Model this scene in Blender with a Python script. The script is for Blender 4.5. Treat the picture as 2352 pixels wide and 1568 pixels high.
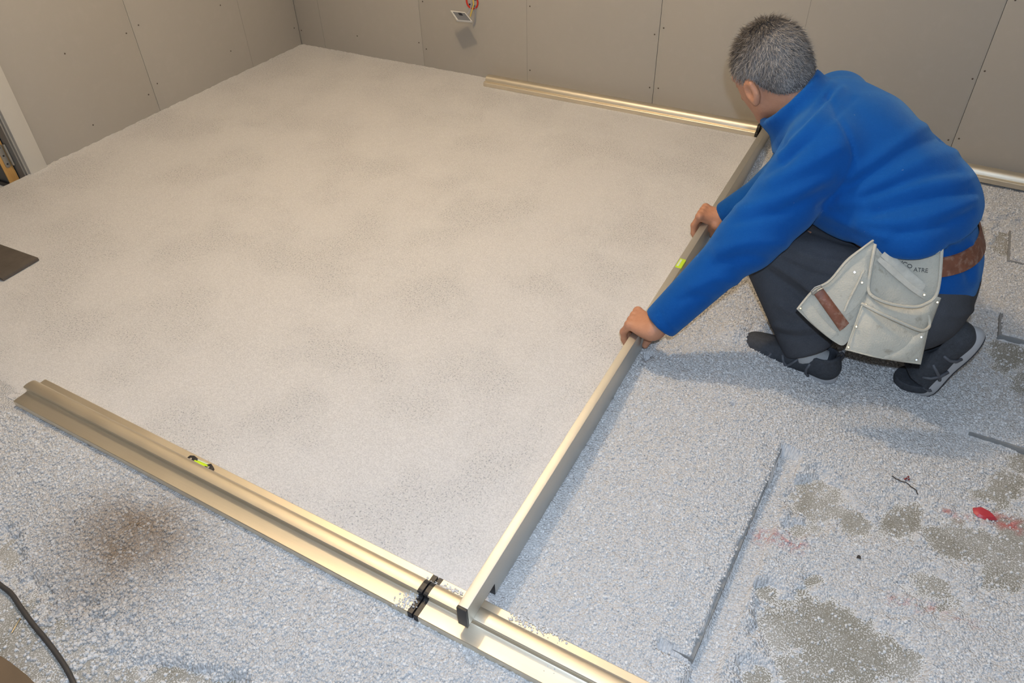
import bpy, bmesh, math, random
import numpy as np
from mathutils import Vector, Matrix, Euler

random.seed(7)
RNG = np.random.default_rng(11)
for o in list(bpy.data.objects):
    bpy.data.objects.remove(o)
scene = bpy.context.scene
COL = scene.collection

# ------------------------------------------------------------------ camera
FPX = 1710.0
HCAM = 1.40
YAW, PIT, ROL = [math.radians(a) for a in (29.3, 40.3, -1.75)]
_f = np.array([-math.sin(YAW)*math.cos(PIT), math.cos(YAW)*math.cos(PIT), -math.sin(PIT)])
_r0 = np.array([math.cos(YAW), math.sin(YAW), 0.0])
_u0 = np.cross(_r0, _f)
_r = math.cos(ROL)*_r0 + math.sin(ROL)*_u0
_u = -math.sin(ROL)*_r0 + math.cos(ROL)*_u0
CPOS = np.array([0.0, 0.0, HCAM])
cd = bpy.data.cameras.new('camera')
cam = bpy.data.objects.new('camera', cd)
COL.objects.link(cam)
cd.sensor_width = 36.0
cd.lens = FPX/2352*36.0
cd.clip_start = 0.02
cam.matrix_world = Matrix(((_r[0], _u[0], -_f[0], 0), (_r[1], _u[1], -_f[1], 0), (_r[2], _u[2], -_f[2], HCAM), (0, 0, 0, 1)))
scene.camera = cam

def ray(x, y):
    return _f + (x-1176)/FPX*_r - (y-784)/FPX*_u
def at(x, y, d):
    return CPOS + ray(x, y)*d
def ground(x, y, z=0.0):
    d = ray(x, y)
    return CPOS + d*(z-HCAM)/d[2]
def proj(P):
    v = np.asarray(P, float) - CPOS
    w = v@_f
    return 1176+FPX*(v@_r)/w, 784-FPX*(v@_u)/w, w

# ------------------------------------------------------------------ view, world, lights
vs = scene.view_settings
vs.view_transform = 'Standard'
vs.look = 'None'
vs.gamma = 1.0
vs.use_curve_mapping = False
vs.exposure = -0.22
# light paths: an interior lit by two lamps needs few bounces
scene.cycles.max_bounces = 4
scene.cycles.diffuse_bounces = 2
scene.cycles.glossy_bounces = 3
scene.cycles.use_light_tree = False
wd = bpy.data.worlds.new('world')
scene.world = wd
wd.use_nodes = True
wd.node_tree.nodes['Background'].inputs[0].default_value = (0.9, 0.92, 1.0, 1)
wd.node_tree.nodes['Background'].inputs[1].default_value = 0.0

FLASH_W = 86.0
fl = bpy.data.lights.new('camera_flash', 'POINT')
fl.energy = FLASH_W
fl.color = (0.62, 0.78, 1.0)
fl.shadow_soft_size = 0.018
flo = bpy.data.objects.new('camera_flash', fl)
COL.objects.link(flo)
flo.location = Vector(CPOS + _u*0.11 + _r*0.035 - _f*0.01)

LAMP_POS = (-1.38, 1.68, 2.38)
LAMP_W = 90.0
LAMP_COL = (1.0, 0.765, 0.49)

# ------------------------------------------------------------------ helpers
def tag(o, label=None, cat=None, group=None, kind=None):
    if label: o['label'] = label
    if cat: o['category'] = cat
    if group: o['group'] = group
    if kind: o['kind'] = kind
    return o
def empty(name, loc=(0, 0, 0)):
    o = bpy.data.objects.new(name, None)
    COL.objects.link(o)
    o.location = loc
    o.empty_display_size = 0.05
    return o
def link(name, me, mat=None, parent=None):
    o = bpy.data.objects.new(name, me)
    COL.objects.link(o)
    if mat and not me.materials: me.materials.append(mat)
    if parent:
        o.parent = parent
        o.matrix_parent_inverse = Matrix.Translation(-Vector(parent.location)) if parent.parent is None else parent.matrix_parent_inverse.copy()
        if parent.parent is not None:
            o.matrix_parent_inverse = Matrix.Identity(4)
    return o
def mesh(name, V, F, mat=None, parent=None, smooth=False):
    me = bpy.data.meshes.new(name)
    V = np.asarray(V, np.float32)
    if isinstance(F, np.ndarray) and F.ndim == 2:
        n, k = F.shape
        me.vertices.add(len(V)); me.vertices.foreach_set('co', V.ravel())
        me.loops.add(n*k); me.loops.foreach_set('vertex_index', F.astype(np.int32).ravel())
        me.polygons.add(n); me.polygons.foreach_set('loop_start', np.arange(0, n*k, k, dtype=np.int32))
        me.update(calc_edges=True)
    else:
        me.from_pydata([tuple(map(float, v)) for v in V], [], [tuple(int(i) for i in f) for f in F])
        me.update()
    if smooth:
        me.polygons.foreach_set('use_smooth', np.ones(len(me.polygons), bool))
    return link(name, me, mat, parent)

class MB:
    def __init__(s): s.V = []; s.F = []
    def add(s, V, F):
        b = len(s.V)
        s.V += [tuple(map(float, v)) for v in V]
        s.F += [tuple(i+b for i in f) for f in F]
    def box(s, lo, hi, M=None):
        x0, y0, z0 = lo; x1, y1, z1 = hi
        v = [(x0,y0,z0),(x1,y0,z0),(x1,y1,z0),(x0,y1,z0),(x0,y0,z1),(x1,y0,z1),(x1,y1,z1),(x0,y1,z1)]
        if M is not None: v = [M @ Vector(p) for p in v]
        s.add(v, [(0,3,2,1),(4,5,6,7),(0,1,5,4),(1,2,6,5),(2,3,7,6),(3,0,4,7)])
    def prism(s, prof, fn, a, b, steps=1):
        # prof: closed 2D polygon (ccw), fn(t, p, q) -> xyz ; swept from a to b
        n = len(prof); V = []
        for i in range(steps+1):
            t = a+(b-a)*i/steps
            V += [fn(t, p, q) for p, q in prof]
        F = []
        for i in range(steps):
            for j in range(n):
                k = (j+1) % n
                F.append((i*n+j, i*n+k, (i+1)*n+k, (i+1)*n+j))
        F.append(tuple(range(n))[::-1]); F.append(tuple(range(steps*n, steps*n+n)))
        s.add(V, F)
    def tube(s, P, r, n=8, cap=True):
        P = [np.asarray(p, float) for p in P]
        m = len(P); V = []; F = []
        rr = r if hasattr(r, '__len__') else [r]*m
        T = []
        for i in range(m):
            t = P[min(i+1, m-1)]-P[max(i-1, 0)]
            T.append(t/(np.linalg.norm(t)+1e-12))
        ref = np.array([0, 0, 1.0])
        if abs(T[0]@ref) > 0.9: ref = np.array([1.0, 0, 0])
        nrm = np.cross(T[0], ref); nrm /= np.linalg.norm(nrm)
        for i in range(m):
            nrm = nrm - T[i]*(nrm@T[i]); nrm /= np.linalg.norm(nrm)+1e-12
            bn = np.cross(T[i], nrm)
            for k in range(n):
                a = 2*math.pi*k/n
                V.append(P[i]+rr[i]*(math.cos(a)*nrm+math.sin(a)*bn))
        for i in range(m-1):
            for k in range(n):
                l = (k+1) % n
                F.append((i*n+k, i*n+l, (i+1)*n+l, (i+1)*n+k))
        if cap:
            F.append(tuple(range(n))[::-1]); F.append(tuple(range((m-1)*n, m*n)))
        s.add(V, F)
    def disc(s, c, axis, r, h, n=14, dome=0.0):
        axis = np.asarray(axis, float); axis /= np.linalg.norm(axis)
        c = np.asarray(c, float)
        s_ = [(0, r), (h*0.6, r), (h, r*0.7)]
        a = np.cross(axis, (0.3, 0.5, 0.8)); a /= np.linalg.norm(a); b = np.cross(axis, a)
        V = []; F = []
        for hh, q in s_:
            for k in range(n):
                t = 2*math.pi*k/n
                V.append(c+axis*hh+q*(math.cos(t)*a+math.sin(t)*b))
        for i in range(2):
            for k in range(n):
                l = (k+1) % n
                F.append((i*n+k, i*n+l, (i+1)*n+l, (i+1)*n+k))
        F.append(tuple(range(n))[::-1]); F.append(tuple(range(2*n, 3*n)))
        s.add(V, F)
    def build(s, name, mat, parent=None, smooth=False, bevel=0.0, seg=2):
        o = mesh(name, s.V, s.F, mat, parent, False)
        me = o.data
        bm = bmesh.new(); bm.from_mesh(me)
        bmesh.ops.recalc_face_normals(bm, faces=bm.faces)
        if bevel:
            es = [e for e in bm.edges if len(e.link_faces) == 2 and e.calc_face_angle(0) > 0.6]
            bmesh.ops.bevel(bm, geom=es, offset=bevel, segments=seg, affect='EDGES', profile=0.6)
        bm.to_mesh(me); bm.free()
        if smooth or bevel:
            for p in me.polygons: p.use_smooth = True
            me.set_sharp_from_angle(angle=math.radians(38))
        return o

# value noise
def _hash(ix, iy, s):
    h = (ix.astype(np.int64)*374761393 + iy.astype(np.int64)*668265263 + s*1442695041) & 0x7fffffff
    h = ((h ^ (h >> 13))*1274126177) & 0x7fffffff
    h = h ^ (h >> 16)
    return (h & 0xffff)/65535.0
def vnoise(x, y, s=0):
    x = np.asarray(x, float); y = np.asarray(y, float)
    ix = np.floor(x); iy = np.floor(y); fx = x-ix; fy = y-iy
    fx = fx*fx*(3-2*fx); fy = fy*fy*(3-2*fy)
    a = _hash(ix, iy, s); b = _hash(ix+1, iy, s); c = _hash(ix, iy+1, s); d = _hash(ix+1, iy+1, s)
    return (a*(1-fx)+b*fx)*(1-fy)+(c*(1-fx)+d*fx)*fy
def fbm(x, y, s=0, o=4):
    t = 0; w = 0.5; n = 0
    for i in range(o):
        t = t+w*vnoise(x*2**i, y*2**i, s+i*17); n += w; w *= 0.5
    return t/n

def sstep(a, b, t):
    t = np.clip((t-a)/(b-a), 0, 1); return t*t*(3-2*t)
def gauss(x, y, cx, cy, s): return np.exp(-((x-cx)**2+(y-cy)**2)/(s*s))

# ------------------------------------------------------------------ materials
class NT:
    def __init__(s, name):
        s.m = bpy.data.materials.new(name); s.m.use_nodes = True
        s.dim = '3D'; s.t = s.m.node_tree; s.b = s.t.nodes['Principled BSDF']
    def n(s, typ, **kw):
        nd = s.t.nodes.new(typ)
        for k, v in kw.items():
            if k.startswith('i_'):
                key = k[2:].replace('_', ' ')
                nd.inputs[key].default_value = v
            else: setattr(nd, k, v)
        return nd
    def l(s, a, b): s.t.links.new(a, b)
    def coord(s, kind='Object'):
        return s.n('ShaderNodeTexCoord').outputs[kind]
    def geo(s): return s.n('ShaderNodeNewGeometry').outputs['Position']
    def noise(s, vec, scale, detail=4, rough=0.55):
        nd = s.n('ShaderNodeTexNoise', noise_dimensions=s.dim); nd.inputs['Scale'].default_value = scale
        nd.inputs['Detail'].default_value = detail; nd.inputs['Roughness'].default_value = rough
        if vec is not None: s.l(vec, nd.inputs['Vector'])
        return nd.outputs['Fac']
    def vor(s, vec, scale, feature='F1'):
        nd = s.n('ShaderNodeTexVoronoi', feature=feature, voronoi_dimensions=s.dim); nd.inputs['Scale'].default_value = scale
        if vec is not None: s.l(vec, nd.inputs['Vector'])
        return nd
    def ramp(s, fac, stops):
        nd = s.n('ShaderNodeValToRGB'); e = nd.color_ramp.elements
        while len(e) < len(stops): e.new(0.5)
        for i, (p, c) in enumerate(stops):
            e[i].position = p
            e[i].color = (c, c, c, 1) if not hasattr(c, '__len__') else (*c, 1)
        s.l(fac, nd.inputs['Fac']); return nd.outputs['Color']
    def mix(s, fac, a, b, mode='MIX'):
        nd = s.n('ShaderNodeMix', data_type='RGBA', blend_type=mode)
        for sock, v in ((nd.inputs['Factor'], fac), (nd.inputs['A'], a), (nd.inputs['B'], b)):
            if isinstance(v, (int, float)): sock.default_value = v
            elif isinstance(v, (tuple, list)): sock.default_value = (*v, 1)
            else: s.l(v, sock)
        nd.inputs[6].default_value if False else None
        return nd.outputs['Result']
    def mixc(s, fac, a, b, mode='MIX'):
        nd = s.n('ShaderNodeMixRGB', blend_type=mode)
        for sock, v in ((nd.inputs['Fac'], fac), (nd.inputs['Color1'], a), (nd.inputs['Color2'], b)):
            if isinstance(v, (int, float)): sock.default_value = v
            elif isinstance(v, (tuple, list)): sock.default_value = (*v, 1)
            else: s.l(v, sock)
        return nd.outputs['Color']
    def math(s, op, a, b=0.0, c=None):
        nd = s.n('ShaderNodeMath', operation=op)
        for i, v in enumerate((a, b) if c is None else (a, b, c)):
            if isinstance(v, (int, float)): nd.inputs[i].default_value = v
            else: s.l(v, nd.inputs[i])
        return nd.outputs[0]
    def bump(s, h, strength=0.3, dist=0.01, normal=None):
        nd = s.n('ShaderNodeBump'); nd.inputs['Strength'].default_value = strength; nd.inputs['Distance'].default_value = dist
        s.l(h, nd.inputs['Height'])
        if normal is not None: s.l(normal, nd.inputs['Normal'])
        s.l(nd.outputs[0], s.b.inputs['Normal']); return nd.outputs[0]
    def col(s, c):
        if isinstance(c, (tuple, list)): s.b.inputs['Base Color'].default_value = (*c, 1)
        else: s.l(c, s.b.inputs['Base Color'])
    def set(s, **kw):
        for k, v in kw.items(): s.b.inputs[k.replace('_', ' ')].default_value = v
        return s

def simple(name, c, rough=0.6, metal=0.0, nscale=0, namt=0.15, bump=0.0, bscale=200, spec=0.5):
    t = NT(name); t.set(Roughness=rough, Metallic=metal); t.b.inputs['Specular IOR Level'].default_value = spec
    if nscale:
        nz = t.noise(t.geo(), nscale)
        c1 = tuple(max(0, x*(1-namt)) for x in c); c2 = tuple(min(1, x*(1+namt)) for x in c)
        t.col(t.mixc(nz, c1, c2))
    else: t.col(c)
    if bump: t.bump(t.noise(t.geo(), bscale), bump, 0.003)
    return t.m

def mat_fill(name, level):
    t = NT(name); t.dim = '2D'; g = t.geo()
    t.set(Roughness=0.95); t.b.inputs['Specular IOR Level'].default_value = 0.15
    v = t.vor(g, 215 if not level else 330)
    cr = t.n('ShaderNodeSeparateColor'); t.l(v.outputs['Color'], cr.inputs[0])
    # patches where grains pack loosely, leaving tiny dark gaps
    patch = t.ramp(t.noise(g, 3.6, 3, 0.62), [(0.44, 0.0), (0.62, 1.0)])
    gaps = t.ramp(v.outputs['Distance'], [(0.5, 0.0), (0.78, 1.0)])
    fle = t.ramp(t.noise(g, 260 if not level else 190, 2), [(0.60, 0.0), (0.70, 1.0)])
    base = t.mixc(cr.outputs[0], (0.66, 0.645, 0.635), (0.78, 0.765, 0.755))
    base = t.mixc(t.math('MULTIPLY', gaps, 0.35 if level else 0.45), base, (0.42, 0.42, 0.44))
    base = t.mixc(t.math('MULTIPLY', fle, t.math('MULTIPLY', patch, 0.62 if level else 0.3)), base, (0.24, 0.25, 0.28))
    at_ = t.n('ShaderNodeAttribute', attribute_name='flash_shade')
    base = t.mixc(at_.outputs['Fac'], base, (0.23, 0.155, 0.085))  # painted brown of the flash shadow
    ar = t.n('ShaderNodeAttribute', attribute_name='red')
    base = t.mixc(ar.outputs['Fac'], base, (0.55, 0.13, 0.11))
    t.col(base)
    hgt = t.math('SUBTRACT', 1.0, v.outputs['Distance'])
    fine = t.noise(g, 700, 2)
    if level:
        hh = t.math('MULTIPLY', hgt, t.math('ADD', 0.25, t.math('MULTIPLY', patch, 0.9)))
        t.bump(t.math('ADD', hh, t.math('MULTIPLY', fine, 0.5)), 0.55, 0.0022)
    else:
        t.bump(t.math('ADD', hgt, t.math('MULTIPLY', fine, 0.3)), 0.9, 0.004)
    return t.m

def mat_grain():
    t = NT('grain_mat')
    t.set(Roughness=0.95); t.b.inputs['Specular IOR Level'].default_value = 0.15
    a = t.n('ShaderNodeAttribute', attribute_name='tint', attribute_type='INSTANCER')
    d = t.n('ShaderNodeAttribute', attribute_name='flash_shade', attribute_type='INSTANCER')
    r = t.n('ShaderNodeAttribute', attribute_name='red', attribute_type='INSTANCER')
    c = t.mixc(a.outputs['Fac'], (0.60, 0.585, 0.57), (0.82, 0.81, 0.80))
    c = t.mixc(d.outputs['Fac'], c, (0.30, 0.21, 0.125))  # same painted flash shadow on the single grains
    c = t.mixc(r.outputs['Fac'], c, (0.55, 0.12, 0.10))
    t.col(c); return t.m

def mat_floor():
    t = NT('concrete_mat'); t.dim = '2D'; g = t.geo()
    t.set(Roughness=0.85)
    n1 = t.noise(g, 5, 6, 0.6); n2 = t.noise(g, 90, 4)
    c = t.mixc(n1, (0.195, 0.182, 0.145), (0.30, 0.285, 0.24))
    c = t.mixc(t.math('MULTIPLY', t.ramp(n2, [(0.5, 0), (0.75, 1)]), 0.35), c, (0.42, 0.40, 0.37))
    sp = t.noise(g, 330, 2)
    cv = t.n('ShaderNodeAttribute', attribute_name='cover')
    dust = t.noise(g, 6.5, 5, 0.65)
    dm = t.math('MULTIPLY', t.ramp(sp, [(0.50, 0), (0.64, 1)]), t.ramp(dust, [(0.32, 0.15), (0.60, 1)]))
    c = t.mixc(t.math('MULTIPLY', t.ramp(t.noise(g, 3.2, 6, 0.7), [(0.42, 0), (0.72, 1)]), 0.5), c, (0.60, 0.59, 0.575))
    c = t.mixc(t.math('MULTIPLY', dm, 0.75), c, (0.70, 0.69, 0.68))
    th_ = t.ramp(t.math('ADD', sp, t.math('MULTIPLY', cv.outputs['Fac'], 0.30)), [(0.66, 0), (0.74, 1)])
    c = t.mixc(t.math('MULTIPLY', th_, 0.9), c, (0.74, 0.73, 0.72))
    ar = t.n('ShaderNodeAttribute', attribute_name='red')
    c = t.mixc(ar.outputs['Fac'], c, (0.5, 0.1, 0.09))
    t.col(c); t.bump(t.math('ADD', n2, t.math('MULTIPLY', sp, 0.3)), 0.25, 0.002)
    return t.m

def mat_board():
    t = NT('plasterboard_mat'); g = t.geo()
    t.set(Roughness=0.9); t.b.inputs['Specular IOR Level'].default_value = 0.2
    n1 = t.noise(g, 1.1, 3); n2 = t.noise(g, 22, 5, 0.65); n3 = t.noise(g, 500, 2)
    c = t.mixc(n1, (0.44, 0.412, 0.362), (0.50, 0.468, 0.415))
    c = t.mixc(t.math('MULTIPLY', t.ramp(n2, [(0.52, 0), (0.8, 1)]), 0.25), c, (0.56, 0.53, 0.475))
    c = t.mixc(t.math('MULTIPLY', n3, 0.2), c, (0.40, 0.37, 0.33))
    t.col(c); t.bump(n3, 0.06, 0.001); return t.m

def mat_alu(name, c=(0.84, 0.765, 0.63), rough=0.46, dusty=0.25):
    t = NT(name); g = t.geo()
    t.set(Metallic=1.0)
    mp = t.n('ShaderNodeMapping'); mp.inputs['Scale'].default_value = (3, 160, 160); t.l(g, mp.inputs[0])
    br = t.noise(mp.outputs[0], 3, 4)
    sm = t.noise(g, 14, 5, 0.6)
    t.col(t.mixc(br, tuple(x*0.9 for x in c), c))
    t.l(t.math('ADD', rough-0.06, t.math('MULTIPLY', sm, 0.16)), t.b.inputs['Roughness'])
    return t.m

def mat_fleece():
    t = NT('fleece_mat'); g = t.geo()
    t.set(Roughness=1.0); t.b.inputs['Specular IOR Level'].default_value = 0.05
    t.b.inputs['Sheen Weight'].default_value = 0.35; t.b.inputs['Sheen Roughness'].default_value = 0.5
    t.b.inputs['Sheen Tint'].default_value = (0.3, 0.6, 1, 1)
    n1 = t.noise(g, 420, 3); n2 = t.noise(g, 18, 4, 0.6)
    c = t.mixc(n2, (0.0055, 0.074, 0.30), (0.009, 0.098, 0.38))
    c = t.mixc(t.math('MULTIPLY', n1, 0.35), c, (0.004, 0.070, 0.29))
    lint = t.ramp(t.noise(g, 75, 2), [(0.765, 0), (0.79, 1)])
    c = t.mixc(t.math('MULTIPLY', lint, 0.3), c, (0.35, 0.45, 0.5))
    t.col(c); t.bump(t.math('ADD', n1, t.math('MULTIPLY', t.noise(g, 45, 3), 0.8)), 0.35, 0.003); return t.m

def mat_trouser():
    t = NT('trouser_mat'); g = t.geo()
    t.set(Roughness=0.9); t.b.inputs['Specular IOR Level'].default_value = 0.2
    n1 = t.noise(g, 600, 2); n2 = t.noise(g, 14, 4, 0.65)
    c = t.mixc(n2, (0.050, 0.053, 0.062), (0.088, 0.092, 0.105))
    c = t.mixc(t.math('MULTIPLY', t.ramp(n1, [(0.5, 0), (0.7, 1)]), 0.4), c, (0.12, 0.125, 0.135))
    t.col(c); t.bump(t.math('ADD', t.math('MULTIPLY', n1, 0.4), t.noise(g, 28, 3)), 0.35, 0.006); return t.m

def mat_skin():
    t = NT('skin_mat'); g = t.geo()
    t.set(Roughness=0.55)
    n1 = t.noise(g, 55, 4, 0.6); n2 = t.noise(g, 320, 2)
    c = t.mixc(n1, (0.47, 0.205, 0.115), (0.62, 0.31, 0.185))
    t.col(c); t.bump(t.math('ADD', n2, n1), 0.25, 0.003); return t.m

def mat_hair():
    t = NT('hair_mat')
    t.set(Roughness=0.6); t.b.inputs['Specular IOR Level'].default_value = 0.35
    a = t.n('ShaderNodeAttribute', attribute_name='grey')
    t.col(t.ramp(a.outputs['Fac'], [(0.0, (0.018, 0.015, 0.014)), (0.45, (0.075, 0.066, 0.062)), (1.0, (0.36, 0.335, 0.315))])); return t.m

def mat_suede():
    t = NT('suede_mat'); g = t.geo()
    t.set(Roughness=0.92); t.b.inputs['Specular IOR Level'].default_value = 0.2
    n1 = t.noise(g, 16, 5, 0.65); n2 = t.noise(g, 300, 3)
    c = t.mixc(n1, (0.49, 0.455, 0.37), (0.71, 0.665, 0.56))
    st = t.ramp(t.noise(g, 38, 3), [(0.64, 0), (0.74, 1)])
    c = t.mixc(t.math('MULTIPLY', st, 0.55), c, (0.27, 0.22, 0.15))
    c = t.mixc(t.math('MULTIPLY', n2, 0.3), c, (0.53, 0.49, 0.41))
    t.col(c); t.bump(t.math('ADD', t.math('MULTIPLY', n2, 0.5), t.noise(g, 30, 4)), 0.5, 0.006); return t.m

def mat_leather():
    t = NT('leather_mat'); g = t.geo()
    t.set(Roughness=0.5)
    n1 = t.noise(g, 45, 5, 0.7); n2 = t.noise(g, 420, 3)
    c = t.mixc(n1, (0.12, 0.04, 0.022), (0.30, 0.115, 0.065))
    sc = t.ramp(t.noise(g, 70, 3), [(0.50, 0), (0.68, 1)])
    c = t.mixc(t.math('MULTIPLY', sc, 0.55), c, (0.42, 0.27, 0.20))
    t.col(c); t.bump(n2, 0.2, 0.002); return t.m

def mat_wood():
    t = NT('door_wood_mat'); g = t.geo()
    mp = t.n('ShaderNodeMapping'); mp.inputs['Scale'].default_value = (90, 90, 6); t.l(g, mp.inputs[0])
    n = t.noise(mp.outputs[0], 2, 5)
    t.col(t.mixc(n, (0.52, 0.27, 0.075), (0.75, 0.46, 0.17))); t.set(Roughness=0.5); return t.m

M = dict(
    floor=mat_floor(), board=mat_board(), level=mat_fill('levelled_fill_mat', True), loose=mat_fill('loose_fill_mat', False), grain=mat_grain(),
    alu=mat_alu('rail_aluminium'), alu2=mat_alu('beam_aluminium', (0.66, 0.645, 0.60), 0.5),
    black=simple('black_plastic', (0.018, 0.018, 0.02), 0.45), fleece=mat_fleece(), trouser=mat_trouser(), skin=mat_skin(), hair=mat_hair(),
    suede=mat_suede(), leather=mat_leather(), wood=mat_wood(),
    chrome=simple('rivet_metal', (0.75, 0.74, 0.72), 0.2, 1.0), steel=simple('zinc_steel', (0.5, 0.5, 0.48), 0.4, 1.0, 60, 0.15),
    vial=simple('vial_green', (0.62, 0.85, 0.03), 0.15), vialtop=simple('vial_clear', (0.75, 0.85, 0.62), 0.1),
    white=simple('frame_paint', (0.62, 0.59, 0.53), 0.45, 0, 8, 0.05), seal=simple('seal_grey', (0.20, 0.185, 0.20), 0.6),
    dark=simple('dark_gap', (0.02, 0.022, 0.03), 0.8), leaf=simple('door_face', (0.16, 0.155, 0.14), 0.5),
    dboard=simple('kneeling_board_mat', (0.10, 0.083, 0.068), 0.7, 0, 30, 0.3, 0.2), fibre=simple('fibre_board_mat', (0.27, 0.27, 0.265), 0.85, 0, 40, 0.25, 0.3),
    red=simple('red_plastic', (0.62, 0.035, 0.02), 0.4), yellow=simple('yellow_wire', (0.62, 0.45, 0.10), 0.5), cable=simple('cable_rubber', (0.055, 0.05, 0.047), 0.6, 0, 60, 0.2),
    plate=simple('plate_plastic', (0.62, 0.61, 0.58), 0.35), platedark=simple('plate_inner', (0.16, 0.17, 0.19), 0.5), greywire=simple('grey_wire', (0.35, 0.35, 0.38), 0.5),
    upper=simple('shoe_fabric', (0.045, 0.050, 0.060), 0.75, 0, 120, 0.5, 0.5, 260), overlay=simple('shoe_overlay', (0.095, 0.10, 0.115), 0.5, 0, 70, 0.35), sole=simple('shoe_sole', (0.46, 0.46, 0.47), 0.7, 0, 30, 0.12),
    outsole=simple('shoe_outsole', (0.035, 0.037, 0.045), 0.8), lace=simple('shoe_lace', (0.03, 0.032, 0.038), 0.8), sock=simple('sock_knit', (0.42, 0.42, 0.42), 0.9, 0, 200, 0.1, 0.3, 400),
    ink=simple('print_ink', (0.045, 0.05, 0.055), 0.8), wall=simple('wall_backing', (0.30, 0.28, 0.25), 0.9), ceil=simple('ceiling_mat', (0.78, 0.75, 0.70), 0.9),
    card=simple('cardboard_brown', (0.16, 0.11, 0.065), 0.85, 0, 20, 0.2), twig=simple('twig_bark', (0.07, 0.055, 0.045), 0.9), brass=simple('nail_steel', (0.55, 0.45, 0.28), 0.35, 1.0),
    strip=simple('strip_suede', (0.60, 0.57, 0.49), 0.9, 0, 60, 0.25, 0.3, 300), stitch=simple('stitch_thread', (0.62, 0.58, 0.47), 0.9),
)

# ------------------------------------------------------------------ setting
XL, YB, XR, YF, ZC, ZF = -3.07, 3.175, 2.6, -2.4, 2.55, -0.045

def red_mask(x, y):
    px, py, w = proj(np.stack([x, y, np.full_like(x, ZF+0.01)], -1))
    n = fbm(x*140, y*140, 5, 3)
    m = np.zeros_like(x)
    def seg(a, b, wd, amp, thr):
        a = np.array(a, float); b = np.array(b, float)
        ap = np.stack([px-a[0], py-a[1]], -1); ab = b-a
        t = np.clip((ap@ab)/(ab@ab), 0, 1)
        d = np.hypot(px-a[0]-t*ab[0], py-a[1]-t*ab[1])
        return amp*np.clip(1-d/wd, 0, 1)*np.clip((n-thr)*6, 0, 1)
    for s in [((1745, 1230), (1835, 1255), 26, 0.75, 0.42), ((2170, 1168), (2195, 1175), 7, 1.2, 0.3), ((2285, 1185), (2380, 1215), 22, 1.0, 0.42),
              ((2200, 1180), (2290, 1195), 12, 0.6, 0.5), ((2050, 1375), (2140, 1395), 26, 0.5, 0.5), ((2140, 1395), (2255, 1440), 16, 0.4, 0.5)]:
        m = np.maximum(m, seg(*s))
    return np.clip(m, 0, 1)
def set_attr(me, name, vals):
    a = me.attributes.new(name, 'FLOAT', 'POINT'); a.data.foreach_set('value', np.asarray(vals, np.float32))
def grid_obj(name, xs, ys, zf, mat, skirt=None):
    X, Y = np.meshgrid(xs, ys, indexing='ij')
    Z = zf(X, Y)
    nx, ny = len(xs), len(ys)
    V = np.stack([X, Y, Z], -1).reshape(-1, 3)
    I = np.arange(nx*ny).reshape(nx, ny)
    F = np.stack([I[:-1, :-1], I[1:, :-1], I[1:, 1:], I[:-1, 1:]], -1).reshape(-1, 4)
    return mesh(name, V, F, mat, None, True), V

# floor: a fine patch where it shows, coarse elsewhere
xs = np.unique(np.concatenate([np.linspace(-5.2, -1.7, 18), np.arange(-1.7, 1.0, 0.012), np.linspace(1.0, XR, 8)]))
ys = np.unique(np.concatenate([np.linspace(YF, -0.2, 10), np.arange(-0.2, 2.4, 0.012), np.linspace(2.4, YB+0.1, 8)]))
floor, fv = grid_obj('floor', xs, ys, lambda X, Y: np.full_like(X, ZF), M['floor'])
set_attr(floor.data, 'red', red_mask(fv[:, 0], fv[:, 1]))
tag(floor, 'bare grey concrete floor dusted with white granules', 'floor', kind='structure')

mb = MB(); mb.box((-5.2, YF-0.1, ZC), (XR+0.1, YB+0.15, ZC+0.1))
tag(mb.build('ceiling', M['ceil']), 'plain ceiling above the unfinished room', 'ceiling', kind='structure')
mb = MB(); mb.box((XR, YF, ZF-0.02), (XR+0.1, YB+0.1, ZC))
tag(mb.build('wall_right', M['board']), 'plain plasterboard wall on the right of the room', 'wall', kind='structure')
mb = MB(); mb.box((-5.2, YF-0.1, ZF-0.02), (XR+0.1, YF, ZC))
tag(mb.build('wall_front', M['board']), 'plain plasterboard wall behind the viewer', 'wall', kind='structure')
BT = 0.0125
mb = MB(); mb.box((XL-0.1, YB+BT, ZF-0.02), (XR, YB+BT+0.1, ZC))
wall_back = tag(mb.build('wall_back', M['wall']), 'grey plasterboard back wall with visible board joints', 'wall', kind='structure')
mb = MB()
mb.box((XL-BT-0.09, 1.475, ZF-0.02), (XL-BT, YB+BT, ZC)); mb.box((XL-BT-0.09, YF, ZF-0.02), (XL-BT, 0.60, ZC)); mb.box((XL-BT-0.09, 0.60, 2.05), (XL-BT, 1.475, ZC))
wall_left = tag(mb.build('wall_left', M['wall']), 'grey plasterboard left wall beside the doorway', 'wall', kind='structure')
mb = MB(); mb.box((-5.25, YF, ZF-0.02), (-5.15, YB+0.1, ZC)); mb.box((-5.2, 2.6, ZF), (XL-0.11, 2.7, ZC))
tag(mb.build('wall_hallway', M['board']), 'dim hallway wall seen beyond the open door', 'wall', kind='structure')

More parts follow.
